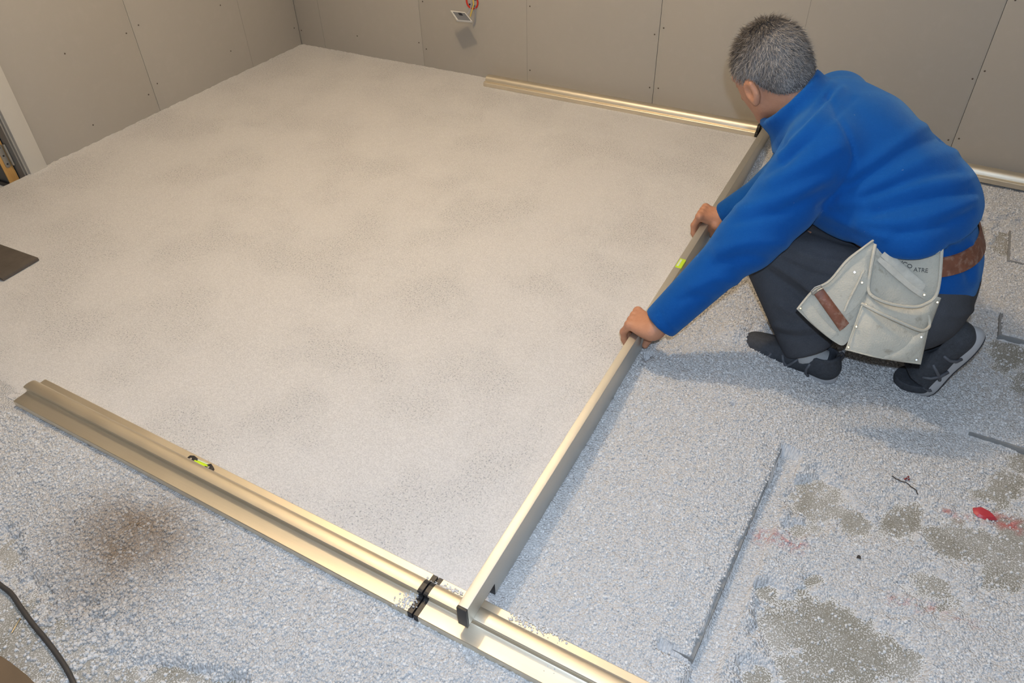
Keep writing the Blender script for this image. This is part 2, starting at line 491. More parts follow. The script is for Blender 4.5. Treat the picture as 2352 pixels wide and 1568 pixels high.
screw_me = None
def screws(parent, pts, axis):
    global screw_me
    for p in pts:
        if screw_me is None:
            mb = MB(); mb.disc((0, 0, 0), (0, -1, 0), 0.0034, 0.001, 10)
            o = mb.build('screw', simple('screw_dark', (0.10, 0.075, 0.055), 0.6)); screw_me = o.data; bpy.data.objects.remove(o)
        o = bpy.data.objects.new('screw', screw_me); COL.objects.link(o); o.parent = parent
        o.location = p
        if axis == 'x': o.rotation_euler = (0, 0, math.pi/2)
G = 0.0008
def panel_back(x0, x1):
    mb = MB(); mb.box((x0+G, YB, ZF+0.01), (x1-G, YB+BT, ZC-0.002)); return mb.build('panel', M['board'], wall_back, bevel=0.0015)
for x0, x1 in [(-3.07, -2.25), (-2.25, -1.015), (-1.015, 0.205), (0.205, 1.43), (1.43, XR)]:
    p = panel_back(x0, x1)
    pts = [(x, YB-0.0004, z) for x in (x0+0.02, (x0+x1)/2, x1-0.02) for z in (0.10, 0.35, 0.60)]
    screws(p, [(a+random.uniform(-.006, .006), b, c+random.uniform(-.03, .03)) for a, b, c in pts], 'y')
for y0, y1, z0 in [(2.17, YB, ZF), (1.48, 2.17, ZF), (0.595, 1.48, 2.05), (-0.6, 0.595, ZF), (YF, -0.6, ZF)]:
    mb = MB(); mb.box((XL-BT, y0+G, z0+0.01), (XL, y1-G, ZC-0.002)); p = mb.build('panel', M['board'], wall_left, bevel=0.0015)
    if y0 > 1:
        pts = [(XL+0.0004, y, z) for y in (y0+0.03, (y0+y1)/2, y1-0.03) for z in (0.10, 0.36, 0.62)]
        screws(p, [(a, b+random.uniform(-.008, .008), c+random.uniform(-.03, .03)) for a, b, c in pts], 'x')
# faint pencil lines that mark the studs
pm = simple('pencil_mark', (0.26, 0.24, 0.21), 0.9)
for x in (-1.652, -2.90, -0.43):
    mb = MB(); mb.box((x-0.0007, YB-0.0003, 0.0), (x+0.0007, YB+0.001, 1.2)); mb.build('pencil_line', pm, wall_back)
for y in (2.79,):
    mb = MB(); mb.box((XL-0.001, y-0.0007, 0.0), (XL+0.0003, y+0.0007, 1.2)); mb.build('pencil_line', pm, wall_left)
# ------------------------------------------------------------------ door
door = empty('door_1', (XL, 1.5, ZF))
tag(door, 'open door with white frame and raw wooden edge in the left wall', 'door', kind='structure')
mb = MB(); mb.box((XL-0.02, 1.487, ZF), (XL+0.016, 1.562, 2.12)); mb.box((XL-0.02, 0.51, ZF), (XL+0.016, 0.585, 2.12)); mb.box((XL-0.02, 0.585, 2.045), (XL+0.016, 1.487, 2.12))
mb.build('casing', M['white'], door, bevel=0.004)
mb = MB(); mb.box((XL-0.060, 1.478, ZF), (XL-0.021, 1.4865, 2.04)); mb.box((XL-0.125, 0.585, ZF), (XL-0.021, 0.60, 2.04))
mb.build('jamb', M['seal'], door, bevel=0.002)
mb = MB(); mb.box((XL-0.13, 1.474, ZF), (XL-0.061, 1.4865, 2.03))
mb.build('rebate_seal', M['dark'], door)
EX = XL-0.056
mb = MB(); mb.box((EX-0.004, 1.428, ZF+0.012), (EX, 1.469, 2.03))
mb.build('leaf_edge', M['wood'], door)
mb = MB(); mb.box((EX-0.86, 1.429, ZF+0.012), (EX-0.0045, 1.468, 2.03))
mb.build('door_leaf', M['leaf'], door)
mb = MB(); mb.box((EX-0.86, 1.419, ZF+0.002), (EX-0.005, 1.4285, ZF+0.02))
mb.build('bottom_seal', M['black'], door)
mb = MB(); mb.prism([(1.452+0.011*math.cos(t), (0.045 if math.sin(t) < 0 else 0.125)+0.010*math.sin(t)) for t in np.linspace(0, 2*math.pi, 17)[:-1]], lambda t, p, q: (t, p, q), EX+0.0002, EX+0.003)
hinge = mb.build('hinge', M['steel'], door)
mb = MB(); mb.tube([(EX+0.010, 1.470, 0.04), (EX+0.010, 1.470, 0.13)], 0.007, 10)
mb.build('hinge_pin', M['steel'], door, True)
for z in (0.05, 0.085, 0.12):
    mb = MB(); mb.disc((EX+0.003, 1.452, z), (1, 0, 0), 0.0038, 0.001, 10); mb.build('hinge_screw', M['dark'], door)

# ------------------------------------------------------------------ ceiling lamp (out of view, lights the room)
lampr = empty('unseen_ceiling_lamp', LAMP_POS)
tag(lampr, 'unseen bare warm bulb hanging from the ceiling above the levelled fill', 'lamp')
mb = MB(); mb.tube([(LAMP_POS[0], LAMP_POS[1], ZC), (LAMP_POS[0], LAMP_POS[1], LAMP_POS[2]+0.08)], 0.004, 6); mb.build('unseen_lamp_cord', M['cable'], lampr)
mb = MB(); mb.tube([(LAMP_POS[0], LAMP_POS[1], LAMP_POS[2]+0.09), (LAMP_POS[0], LAMP_POS[1], LAMP_POS[2]+0.045)], 0.02, 14); mb.build('unseen_lamp_holder', M['black'], lampr)
ll = bpy.data.lights.new('lamp_light', 'POINT'); ll.energy = LAMP_W; ll.color = LAMP_COL; ll.shadow_soft_size = 0.06
lo = bpy.data.objects.new('lamp_light', ll); COL.objects.link(lo); lo.location = (0, 0, -0.02); lo.parent = lampr

# ------------------------------------------------------------------ granular fill
BARE = [  # image-space ellipses (cx, cy, rx, ry, angle) where the concrete shows through
    (1870, 1165, 95, 65, 20), (1835, 1215, 55, 28, 10), (1960, 1200, 80, 32, 15), (2070, 1195, 60, 60, 0), (2230, 1255, 150, 60, 18), (2310, 1310, 90, 65, 0), (2340, 1240, 60, 80, 0),
    (1870, 1330, 22, 15, -20), (2150, 1350, 85, 42, 28), (1760, 1358, 35, 25, 0), (1790, 1440, 80, 60, 30), (1900, 1440, 110, 70, 15), (1960, 1500, 130, 70, 20), (1860, 1540, 120, 60, 0), (2080, 1530, 50, 40, 0), (1740, 1550, 60, 40, 0),
    (2300, 1110, 75, 62, 10), (2350, 1060, 50, 60, 0), (2320, 820, 72, 62, 30), (2350, 890, 40, 60, 0), (2345, 760, 40, 40, 0), (2312, 555, 52, 42, 0), (2240, 540, 40, 50, 0),
    (50, 1500, 210, 150, 0), (40, 1400, 110, 80, 0), (150, 1475, 140, 80, 30), (250, 1560, 150, 60, 15), (210, 1560, 90, 60, 0), (400, 1545, 95, 30, 8), (20, 1270, 40, 50, 0), (160, 1450, 60, 45, 40), (500, 1580, 90, 40, 0),
]
def bare_mask(px, py, x, y):
    m = np.zeros_like(px)
    for cx, cy, rx, ry, an in BARE:
        a = math.radians(an); dx = px-cx; dy = py-cy
        u = (dx*math.cos(a)+dy*math.sin(a))/rx; v = (-dx*math.sin(a)+dy*math.cos(a))/ry
        m = np.maximum(m, 1.5-np.sqrt(u*u+v*v))
    return np.clip(m, 0, 1.3)
BOARDS = [  # x0, x1, y0, y1, thickness of thin floor boards under the fill
(0.385, 0.80, 1.672, 1.80, 0.018), (0.436, 0.80, 2.133, 2.50, 0.018), (0.45, 0.80, 2.58, 2.95, 0.012)]
def board_edge(y): return -0.050+0.045*(y-0.778)
def loose_h(x, y, grain=True, ret_k=False):
    P = np.stack([x, y, np.full_like(x, ZF+0.005)], -1)
    px, py, w = proj(P)
    right = sstep(-0.52, -0.46, x)
    # right-hand side: heaped against the beam, thinning to the right
    near = sstep(0.62, 1.0, y)
    t = 0.040*sstep(0.16, -0.16, x) + 0.006
    t = np.maximum(t, 0.046*sstep(0.03, -0.28, x))
    t += 0.016*sstep(1.15, 1.55, y)*sstep(2.7, 2.3, y)*sstep(0.42, 0.05, x)
    t += 0.030*sstep(2.55, 2.95, y)
    t += 0.026*gauss(x, y, -0.236, 1.738, 0.036)+0.004*gauss(x, y, -0.20, 1.80, 0.12)-0.010*gauss(x, y, -0.05, 1.66, 0.08)-0.014*gauss(x, y, 0.02, 1.69, 0.06)+0.010*gauss(x, y, 0.22, 1.84, 0.07)
    t += 0.006*gauss(x, y, -0.20, 1.35, 0.28)
    # strip outside the near rail
    tl = 0.006+0.0385*sstep(0.18, 0.56, y+0.05*np.clip(x+1.0, -1, 0.3))
    front = sstep(0.66, 0.60, y)
    tt = t*(1-front)+tl*front
    bm = bare_mask(px, py, x, y)
    n = fbm(x*11, y*11, 3, 4); n2 = fbm(x*60, y*60, 9, 3)
    n3 = fbm(x*28, y*28, 13, 3)
    k = 1.25-1.5*bm+(n-0.5)*1.0+(n2-0.5)*1.1+(n3-0.5)*0.9
    thin = sstep(0.0, 0.12, x)*sstep(1.62, 1.45, y)*(1-front)
    k = k-0.42*thin*sstep(0.35, 0.62, fbm(x*5+3, y*5, 71, 3))
    tt = np.where(k > 0, tt*np.clip(k*1.5, 0, 1), np.maximum(k, -0.3)*0.02)
    tt = tt + (n2-0.5)*0.007 + (n-0.5)*0.008*(tt > 0.01)
    # boards lying under the spill, mostly covered
    for x0, x1, y0, y1, th_ in BOARDS:
        lf = sstep(x0-0.10, x0+0.004, x) if y0 < 2 else sstep(x0-0.003, x0+0.006, x)
        bk = sstep(y1+0.14, y1-0.02, y); fr = (y > y0+0.005)
        lim = 0.11+(0.10 if y0 > 2.5 else 0.0)
        if y0 > 2: lf = np.where(y > y0+lim, sstep(x0-0.10, x0+0.004, x), lf)
        hgt = (th_+0.0030+(n-0.40)*0.014)*lf*bk
        tt = np.where(fr & (hgt > 0.002), np.maximum(tt, hgt), tt)
        rim = (y > y0-0.012) & (y < y0+0.005) & (x > x0-0.01) & (x < x1)
        if y0 > 2: rim = rim | ((x > x0-0.010) & (x < x0+0.005) & (y > y0-0.01) & (y < y0+lim))
        tt = np.where(rim, np.minimum(tt, 0.006), tt)
    s_ = x-board_edge(y); yy = (y > 0.775) & (y < 1.385); sw = 0.0065*sstep(1.40, 0.95, y)
    tt = np.where(yy & (s_ < -sw) & (s_ > -0.36), np.maximum(tt, 0.0282+0.035*(-s_)+(n2-0.5)*0.004), tt)
    tt = np.where(yy & (s_ >= -sw) & (s_ < 0.0), 0.018, tt)
    tt = np.where((y > 0.70) & (y < 1.40) & (s_ >= 0) & (s_ < 0.05), np.minimum(tt, 0.004+0.004*(n-0.3)+0.1*np.clip(s_-0.02, 0, 1)), tt)
    tt = np.where((y > 0.755) & (y <= 0.775) & (s_ > -0.07) & (s_ < 0), np.minimum(tt, 0.012), tt)
    tap = sstep(-0.24, -0.02, y+(n-0.5)*0.15)*sstep(1.62, 1.25, x+(n-0.5)*0.2)
    if ret_k: return np.where(tap > 0.3, k, np.minimum(k, -1.0))
    tt = tt*tap-0.004*(1-tap)
    if grain: tt = tt + (vnoise(x*170, y*170, 21)-0.5)*0.0042
    return tt
def flash_shade_mask(x, y):  # soft flash shadow at lower left, painted into fill and grains as brown
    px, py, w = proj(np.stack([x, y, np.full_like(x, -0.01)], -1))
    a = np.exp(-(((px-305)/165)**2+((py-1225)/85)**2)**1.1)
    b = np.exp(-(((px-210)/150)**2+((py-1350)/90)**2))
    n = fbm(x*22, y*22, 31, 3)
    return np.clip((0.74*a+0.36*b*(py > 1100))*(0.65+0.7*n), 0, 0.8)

X0, X1 = XL, -0.462
def lev_h(X, Y):
    h = (fbm(X*7, Y*7, 41, 3)-0.5)*0.0030+(vnoise(X*90, Y*90, 44)-0.5)*0.0010
    edge = sstep(XL+0.03, XL, X)*(Y > 1.48)+sstep(YB-0.03, YB, Y)
    return h + edge*(vnoise(X*60, Y*60, 46))*0.005
xs = np.arange(XL, X1+0.006, 0.012); ys = np.concatenate([np.arange(0.615, 1.7, 0.0095), np.arange(1.7, YB+0.012, 0.014)])
lev, V = grid_obj('levelled_fill', xs, ys, lev_h, M['level'])
set_attr(lev.data, 'flash_shade', np.zeros(len(V))); set_attr(lev.data, 'red', np.zeros(len(V)))
tag(lev, 'flat levelled bed of fine white granular fill between the rails', 'fill', kind='stuff')
xs = np.concatenate([np.arange(XL, -1.9, 0.02), np.arange(-1.9, 0.95, 0.0065), np.arange(0.95, 1.7, 0.03)])
ys = np.concatenate([np.arange(-0.25, 1.5, 0.0065), np.arange(1.5, YB+0.01, 0.01)])
# build as one sheet, skipping cells below the levelled bed
X, Y = np.meshgrid(xs, ys, indexing='ij')
Z = loose_h(X, Y)+ZF
Vv = np.stack([X, Y, Z], -1).reshape(-1, 3); I = np.arange(X.size).reshape(X.shape)
Fq = np.stack([I[:-1, :-1], I[1:, :-1], I[1:, 1:], I[:-1, 1:]], -1).reshape(-1, 4)
cx = Vv[Fq[:, 0]]
keep = ~((cx[:, 0] < -0.475) & (cx[:, 1] > 0.645)) & ~(Vv[Fq][:, :, 2].max(1) < ZF-0.002)
def part_fill(name, sel, label):
    f = Fq[keep & sel]; used, inv = np.unique(f, return_inverse=True)
    v = Vv[used]
    o = mesh(name, v, inv.reshape(-1, 4), M['loose'], None, True)
    set_attr(o.data, 'flash_shade', flash_shade_mask(v[:, 0], v[:, 1])); set_attr(o.data, 'red', red_mask(v[:, 0], v[:, 1])*0.8)
    return tag(o, label, 'fill', kind='stuff')
kk = loose_h(fv[:, 0], fv[:, 1], False, True)
set_attr(floor.data, 'cover', np.clip(np.exp(np.minimum(kk, 0)/0.35), 0, 1))
part_fill('loose_fill', cx[:, 1] > 0.635, 'loose uneven white fill heaped right of the straightedge and thinning over concrete')
part_fill('spilled_fill', cx[:, 1] <= 0.635, 'coarse white fill spilled in front of the near rails')

# single grains lying on top (instanced pebbles, uncountable)
def grain_group():
    ng = bpy.data.node_groups.new('scatter_grains', 'GeometryNodeTree')
    ng.interface.new_socket('Geometry', in_out='INPUT', socket_type='NodeSocketGeometry')
    ng.interface.new_socket('Geometry', in_out='OUTPUT', socket_type='NodeSocketGeometry')
    N = ng.nodes.new; L = ng.links.new
    gi = N('NodeGroupInput'); go = N('NodeGroupOutput')
    ico = N('GeometryNodeMeshIcoSphere'); ico.inputs['Radius'].default_value = 1.0; ico.inputs['Subdivisions'].default_value = 2
    sp = N('GeometryNodeSetPosition'); nz = N('ShaderNodeTexNoise'); nz.inputs['Scale'].default_value = 1.3
    vm = N('ShaderNodeVectorMath'); vm.operation = 'SUBTRACT'; vm.inputs[1].default_value = (0.5, 0.5, 0.5)
    vs_ = N('ShaderNodeVectorMath'); vs_.operation = 'SCALE'; vs_.inputs['Scale'].default_value = 1.5
    L(nz.outputs['Color'], vm.inputs[0]); L(vm.outputs[0], vs_.inputs[0]); L(vs_.outputs[0], sp.inputs['Offset'])
    L(ico.outputs['Mesh'], sp.inputs['Geometry'])
    sm = N('GeometryNodeSetMaterial'); sm.inputs['Material'].default_value = M['grain']; L(sp.outputs[0], sm.inputs['Geometry'])
    ip = N('GeometryNodeInstanceOnPoints'); L(gi.outputs[0], ip.inputs['Points']); L(sm.outputs[0], ip.inputs['Instance'])
    for nm, typ, sock in (('rot', 'FLOAT_VECTOR', 'Rotation'), ('scl', 'FLOAT_VECTOR', 'Scale')):
        na = N('GeometryNodeInputNamedAttribute'); na.data_type = typ; na.inputs['Name'].default_value = nm
        L(na.outputs['Attribute'], ip.inputs[sock])
    L(ip.outputs[0], go.inputs[0]); return ng
GG = grain_group()
def scatter(name, P, R, label):
    n = len(P); me = bpy.data.meshes.new(name)
    me.vertices.add(n); me.vertices.foreach_set('co', P.astype(np.float32).ravel())
    a = me.attributes.new('rot', 'FLOAT_VECTOR', 'POINT'); a.data.foreach_set('vector', (RNG.random((n, 3))*6.283).astype(np.float32).ravel())
    s = R[:, None]*(0.8+0.4*RNG.random((n, 3)))
    a = me.attributes.new('scl', 'FLOAT_VECTOR', 'POINT'); a.data.foreach_set('vector', s.astype(np.float32).ravel())
    set_attr(me, 'tint', RNG.random(n)); set_attr(me, 'flash_shade', flash_shade_mask(P[:, 0], P[:, 1])*(0.6+0.6*RNG.random(n))); set_attr(me, 'red', red_mask(P[:, 0], P[:, 1])*(RNG.random(n) < 0.6)*0.8)
    me.materials.append(M['grain'])
    o = link(name, me)
    md = o.modifiers.new('grains', 'NODES'); md.node_group = GG
    tag(o, label, 'granules', kind='stuff'); return o
def spread(n, x0, x1, y0, y1):
    x = x0+(x1-x0)*RNG.random(n); y = y0+(y1-y0)*RNG.random(n)
    return x, y
# right side and front strip
def grains_on(x, y, rmin, rmax, dens, stray=0.10):
    t = loose_h(x, y)
    px, py, w = proj(np.stack([x, y, np.full_like(x, ZF)], -1))
    vis = (px > -40) & (px < 2400) & (py < 1610) & (py > 300)
    p = np.where(t > 0.004, dens, 0.9*np.exp(-np.clip(0.004-t, 0, 1)/0.0045)+stray)
    ok = vis & (RNG.random(len(x)) < p)
    x, y, t = x[ok], y[ok], t[ok]
    R = rmin+(rmax-rmin)*RNG.random(len(x))**2.2
    z = ZF+np.maximum(t, 0)+R*0.25
    return np.stack([x, y, z], -1), R
x, y = spread(120000, -0.45, 1.0, 0.62, 3.05); A = grains_on(x, y, 0.0013, 0.0034, 0.85)
x, y = spread(60000, -1.9, 0.4, -0.05, 0.582); B = grains_on(x, y, 0.0015, 0.0040, 0.9, 0.03)
bp = np.array([ground(x, y, ZF) for x, y in zip(RNG.normal(235, 85, 900), RNG.normal(1450, 55, 900))])
bR = 0.0018+0.0034*RNG.random(len(bp))**2.0; bp[:, 2] = ZF+np.maximum(loose_h(bp[:, 0], bp[:, 1]), 0)+bR*0.5
Pn = np.concatenate([A[0], B[0], bp]); Rn = np.concatenate([A[1], B[1], bR])
on_board = np.zeros(len(Pn), bool)
scatter('loose_granules', Pn, Rn, 'scattered single white grains lying on the loose fill and concrete')
# crumbs that strayed onto the aluminium rails
cp = []
for (a, b, n, spd, zz) in [((930, 1378), (975, 1345), 190, 12, 0.021), ((985, 1338), (1062, 1362), 120, 5, 0.0215), ((1175, 1412), (1265, 1452), 210, 9, 0.0215), ((1280, 1458), (1300, 1475), 20, 7, 0.021), ((900, 1385), (940, 1390), 40, 9, 0.021), ((1265, 1530), (1290, 1555), 6, 10, 0.021), ((720, 1225), (800, 1270), 25, 10, 0.021)]:
    for i in range(n):
        t = random.random()
        g = ground(a[0]+(b[0]-a[0])*t+random.gauss(0, spd), a[1]+(b[1]-a[1])*t+random.gauss(0, spd*0.6), zz); cp.append(g)
cp = np.array(cp)
scatter('rail_crumbs', cp, 0.0009+0.0020*RNG.random(len(cp))**2.5, 'few white grains strewn on the near aluminium rail around its joint')

# ------------------------------------------------------------------ guide rails and straightedge
RP = [(0, 0), (0.097, 0), (0.097, 0.0175), (0.0955, 0.019), (0.0785, 0.0195), (0.0765, 0.026), (0.073, 0.0335), (0.068, 0.0380), (0.061, 0.0400), (0.053, 0.0405), (0.046, 0.0403),
      (0.0405, 0.0392), (0.0385, 0.0370), (0.0392, 0.0345), (0.0418, 0.0325), (0.0425, 0.0290), (0.0420, 0.0235), (0.0400, 0.0207), (0.0365, 0.0195), (0.0015, 0.019), (0, 0.0175)]
def rail(A, B, label, group, flip=False, cap0=True, cap1=True):
    A = np.array(A, float); B = np.array(B, float); L = np.linalg.norm(B-A); d = (B-A)/L
    nrm = np.array([-d[1], d[0]])
    root = empty('guide_rail', (A[0], A[1], 0)); tag(root, label, 'guide rail', group)
    def fn(t, p, q):
        if flip: p = 0.097-p
        xy = A+d*t+nrm*p
        return (xy[0], xy[1], q+0.0008)
    c = 0.011
    mb = MB(); mb.prism(RP, fn, c if cap0 else 0.0, L-(c if cap1 else 0), 1); mb.build('rail_body', M['alu'], root, bevel=0.0)
    for o in root.children:
        for p in o.data.polygons: p.use_smooth = len(p.vertices) == 4
        o.data.set_sharp_from_angle(angle=math.radians(30))
    for on, a, b in ((cap0, 0, c), (cap1, L-c, L)):
        if on:
            mb = MB(); mb.prism([(p, q-0.0008 if q > 0.001 else q) for p, q in RP], fn, a, b, 1); mb.build('end_cap', M['black'], root)
    return root, fn
r1, fn1 = rail((-1.876, 0.6035), (-0.578, 0.583), 'long aluminium guide rail at lower left with a spirit level vial', 'near guide rails', cap0=False)
r2, fn2 = rail((-0.574, 0.583), (0.72, 0.565), 'near aluminium guide rail under the end of the straightedge', 'near guide rails')
YBR = 3.076
rail((-1.842, YBR), (-0.512, YBR-0.002), 'far aluminium guide rail along the back wall left of the crouching man', 'far guide rails', flip=True, cap0=False)
rail((-0.506, YBR-0.002), (0.80, YBR-0.040), 'far aluminium guide rail along the back wall behind the crouching man', 'far guide rails', flip=True)
# spirit level vial let into the back flange of the near rail
vr = tag(empty('level_vial', (-1.36, 0.68, 0.02)), None)
vr.parent = r1; vr.matrix_parent_inverse = Matrix.Translation(-Vector(r1.location))
def vpt(px, py, z): return ground(px, py, z)
va = ground(440, 1058, 0.022); vb = ground(489, 1079, 0.022)
dv = (vb-va)/np.linalg.norm(vb-va); nv = np.array([-dv[1], dv[0], 0])
def flat_poly(pts2, z0, z1, o=va):
    V = [o+dv*p+nv*q+np.array([0, 0, z0-o[2]]) for p, q in pts2]+[o+dv*p+nv*q+np.array([0, 0, z1-o[2]]) for p, q in pts2]
    n = len(pts2); F = [tuple(range(n))[::-1], tuple(range(n, 2*n))]+[(i, (i+1) % n, n+(i+1) % n, n+i) for i in range(n)]
    return V, F
LV = float(np.linalg.norm(vb-va))
bpy.data.objects.remove(vr)
for pts in ([(0.0-.012, -0.004), (0.014, -0.010), (0.020, 0.002), (0.014, 0.009), (0.0, 0.012), (-0.010, 0.008)], [(LV-0.022, -0.010), (LV+0.006, -0.011), (LV+0.001, 0.004), (LV-0.012, 0.010), (LV-0.020, 0.003)]):
    mb = MB(); mb.add(*flat_poly(pts, 0.0185, 0.0295)); mb.build('vial_holder', M['black'], r1, bevel=0.001)
mb = MB(); mb.tube([va+dv*0.012+np.array([0, 0, 0.001]), va+dv*(LV-0.014)+np.array([0, 0, 0.001])], 0.0068, 14); mb.build('vial', M['vial'], r1, True)
mb = MB(); mb.tube([va+dv*0.014+nv*0.005+np.array([0, 0, 0.002]), va+dv*(LV-0.016)+nv*0.005+np.array([0, 0, 0.002])], 0.0042, 12); mb.build('vial_bubble', M['vialtop'], r1, True)
for p in (va+np.array([0, 0, 0.0075]), va+dv*(LV-0.010)+nv*(-0.002)+np.array([0, 0, 0.0075])):
    mb = MB(); mb.disc(p, (0, 0, 1), 0.0032, 0.0012); mb.build('vial_screw', M['chrome'], r1)

BX0, BX1, BZT = -0.4765, -0.4545, 0.100
beam = empty('straightedge', (-0.465, 0.6, 0.0408)); tag(beam, 'long aluminium straightedge bar the man drags across both rails', 'straightedge')
BY0, BY1, NY0, NY1 = 0.606, 3.135, 0.708, 3.052
prof = [(BY0, 0.0412), (NY0, 0.0412), (NY0, 0.002), (NY1, 0.002), (NY1, 0.0412), (BY1, 0.0412), (BY1, BZT), (BY0, BZT)]
mb = MB(); mb.prism(prof, lambda t, p, q: (t, p, q), BX0, BX1, 1); mb.build('bar', M['alu2'], beam, bevel=0.0018)
for y0, y1, z0, z1 in ((BY0-0.006, BY0, 0.041, BZT), (NY0-0.0025, NY0-0.0002, 0.003, 0.0405), (BY1, BY1+0.006, 0.041, BZT)):
    mb = MB(); mb.box((BX0, y0, z0), (BX1, y1, z1)); mb.build('end_cap', M['black'], beam, bevel=0.001)
vy = ground(1563, 603, BZT)[1]
mb = MB(); mb.box((BX0+0.003, vy-0.030, BZT-0.010), (BX1+0.0006, vy+0.022, BZT+0.0006)); mb.build('vial', M['vial'], beam, bevel=0.001)
mb = MB(); mb.box((BX0+0.006, vy-0.022, BZT+0.0004), (BX0+0.012, vy+0.016, BZT+0.0012)); mb.build('vial_bubble', M['vialtop'], beam)

# ------------------------------------------------------------------ implicit surfaces (for the person, clothes and shoes)
def surface_net(f, lo, hi, h):
    lo = np.asarray(lo, float); hi = np.asarray(hi, float)
    n = np.ceil((hi-lo)/h).astype(int)+1
    ax = [lo[i]+h*np.arange(n[i]) for i in range(3)]
    V = np.empty(n, np.float32)
    step = max(1, int(400000/(n[1]*n[2])))
    Yg, Zg = np.meshgrid(ax[1], ax[2], indexing='ij')
    for i in range(0, n[0], step):
        xs = ax[0][i:i+step]
        P = np.empty((len(xs),)+Yg.shape+(3,), np.float32)
        P[..., 0] = xs[:, None, None]; P[..., 1] = Yg; P[..., 2] = Zg
        V[i:i+step] = f(P.reshape(-1, 3)).reshape(len(xs), n[1], n[2])
    S = V < 0
    m = n-1
    acc = np.zeros(tuple(m)+(3,), np.float32); cnt = np.zeros(tuple(m), np.float32)
    base = np.stack(np.meshgrid(*[np.arange(k) for k in m], indexing='ij'), -1).astype(np.float32)
    for a in range(3):
        b, c = (a+1) % 3, (a+2) % 3
        for ob in (0, 1):
            for oc in (0, 1):
                o0 = [0, 0, 0]; o0[b] = ob; o0[c] = oc; o1 = list(o0); o1[a] = 1
                s0 = tuple(slice(o0[i], o0[i]+m[i]) for i in range(3)); s1 = tuple(slice(o1[i], o1[i]+m[i]) for i in range(3))
                x = S[s0] != S[s1]
                v0 = V[s0][x]; v1 = V[s1][x]
                t = v0/(v0-v1)
                p = base[x]+np.array(o0, np.float32); p[:, a] += t
                acc[x] += p; cnt[x] += 1
    on = cnt > 0
    vid = np.full(tuple(m), -1, np.int64); vid[on] = np.arange(on.sum())
    Vt = lo+h*(acc[on]/cnt[on][:, None])
    faces = []
    for a in range(3):
        b, c = (a+1) % 3, (a+2) % 3
        sl0 = [slice(1, m[i]) for i in range(3)]; sl0[a] = slice(0, m[a])
        sl1 = list(sl0); sl1[a] = slice(1, m[a]+1)
        x = S[tuple(sl0)] != S[tuple(sl1)]
        flip = S[tuple(sl0)][x]
        idx = np.argwhere(x)
        off = np.ones(3, int); off[a] = 0
        idx = idx+off
        def cell(db, dc):
            q = idx.copy(); q[:, b] -= db; q[:, c] -= dc
            return vid[q[:, 0], q[:, 1], q[:, 2]]
        q = np.stack([cell(1, 1), cell(0, 1), cell(0, 0), cell(1, 0)], -1)
        q[~flip] = q[~flip][:, ::-1]
        faces.append(q)
    F = np.concatenate(faces); F = F[(F >= 0).all(1)]
    return Vt, F
def rc(P, a, b, r1, r2):
    a = np.asarray(a, np.float32); b = np.asarray(b, np.float32)
    ba = b-a; l2 = float(ba@ba); rr = r1-r2; a2 = l2-rr*rr; il2 = 1.0/l2
    pa = P-a; y = pa@ba; z = y-l2
    d = pa*l2-y[:, None]*ba
    x2 = np.einsum('ij,ij->i', d, d); y2 = y*y*l2; z2 = z*z*l2
    k = np.sign(rr)*rr*rr*x2
    c1 = np.sign(z)*a2*z2 > k; c2 = np.sign(y)*a2*y2 < k
    out = (np.sqrt(np.maximum(x2*a2*il2, 0))+y*rr)*il2-r1
    out = np.where(c2, np.sqrt(x2+y2)*il2-r1, out)
    return np.where(c1, np.sqrt(x2+z2)*il2-r2, out).astype(np.float32)
def sph(P, c, r): return np.linalg.norm(P-np.asarray(c, np.float32), axis=1)-r
def ell(P, c, R, B=None):
    q = P-np.asarray(c, np.float32)
    if B is not None: q = q@np.asarray(B, np.float32).T
    R = np.asarray(R, np.float32)
    k0 = np.linalg.norm(q/R, axis=1); k1 = np.linalg.norm(q/(R*R), axis=1)
    return k0*(k0-1.0)/np.maximum(k1, 1e-6)
def smin(a, b, k):
    h = np.maximum(k-np.abs(a-b), 0)/k
    return np.minimum(a, b)-h*h*k*0.25
def smax(a, b, k): return -smin(-a, -b, k)
def plane(P, c, n):
    n = np.asarray(n, float); n = n/np.linalg.norm(n)
    return (P-np.asarray(c, np.float32))@n.astype(np.float32)
def unit(v): v = np.asarray(v, float); return v/np.linalg.norm(v)
def vnormals(V, F):
    n = np.zeros_like(V); T = V[F]
    fn = np.cross(T[:, 2]-T[:, 0], T[:, 3]-T[:, 1])
    for i in range(4): np.add.at(n, F[:, i], fn)
    return n/np.maximum(np.linalg.norm(n, axis=1), 1e-12)[:, None]
def smooth_mesh(V, F, it=2, lam=0.5):
    E = np.concatenate([F[:, [0, 1]], F[:, [1, 2]], F[:, [2, 3]], F[:, [3, 0]]])
    for _ in range(it):
        s = np.zeros_like(V); c = np.zeros(len(V))
        np.add.at(s, E[:, 0], V[E[:, 1]]); np.add.at(s, E[:, 1], V[E[:, 0]]); np.add.at(c, E[:, 0], 1); np.add.at(c, E[:, 1], 1)
        V = V+lam*(s/np.maximum(c, 1)[:, None]-V)
    return V
def polydist(px, py, path):
    best = np.full(px.shape, 1e9); 
    for (ax_, ay_), (bx_, by_) in zip(path[:-1], path[1:]):
        abx, aby = bx_-ax_, by_-ay_; l = abx*abx+aby*aby
        t = np.clip(((px-ax_)*abx+(py-ay_)*aby)/l, 0, 1)
        d = np.hypot(px-ax_-t*abx, py-ay_-t*aby); best = np.minimum(best, d)
    return best
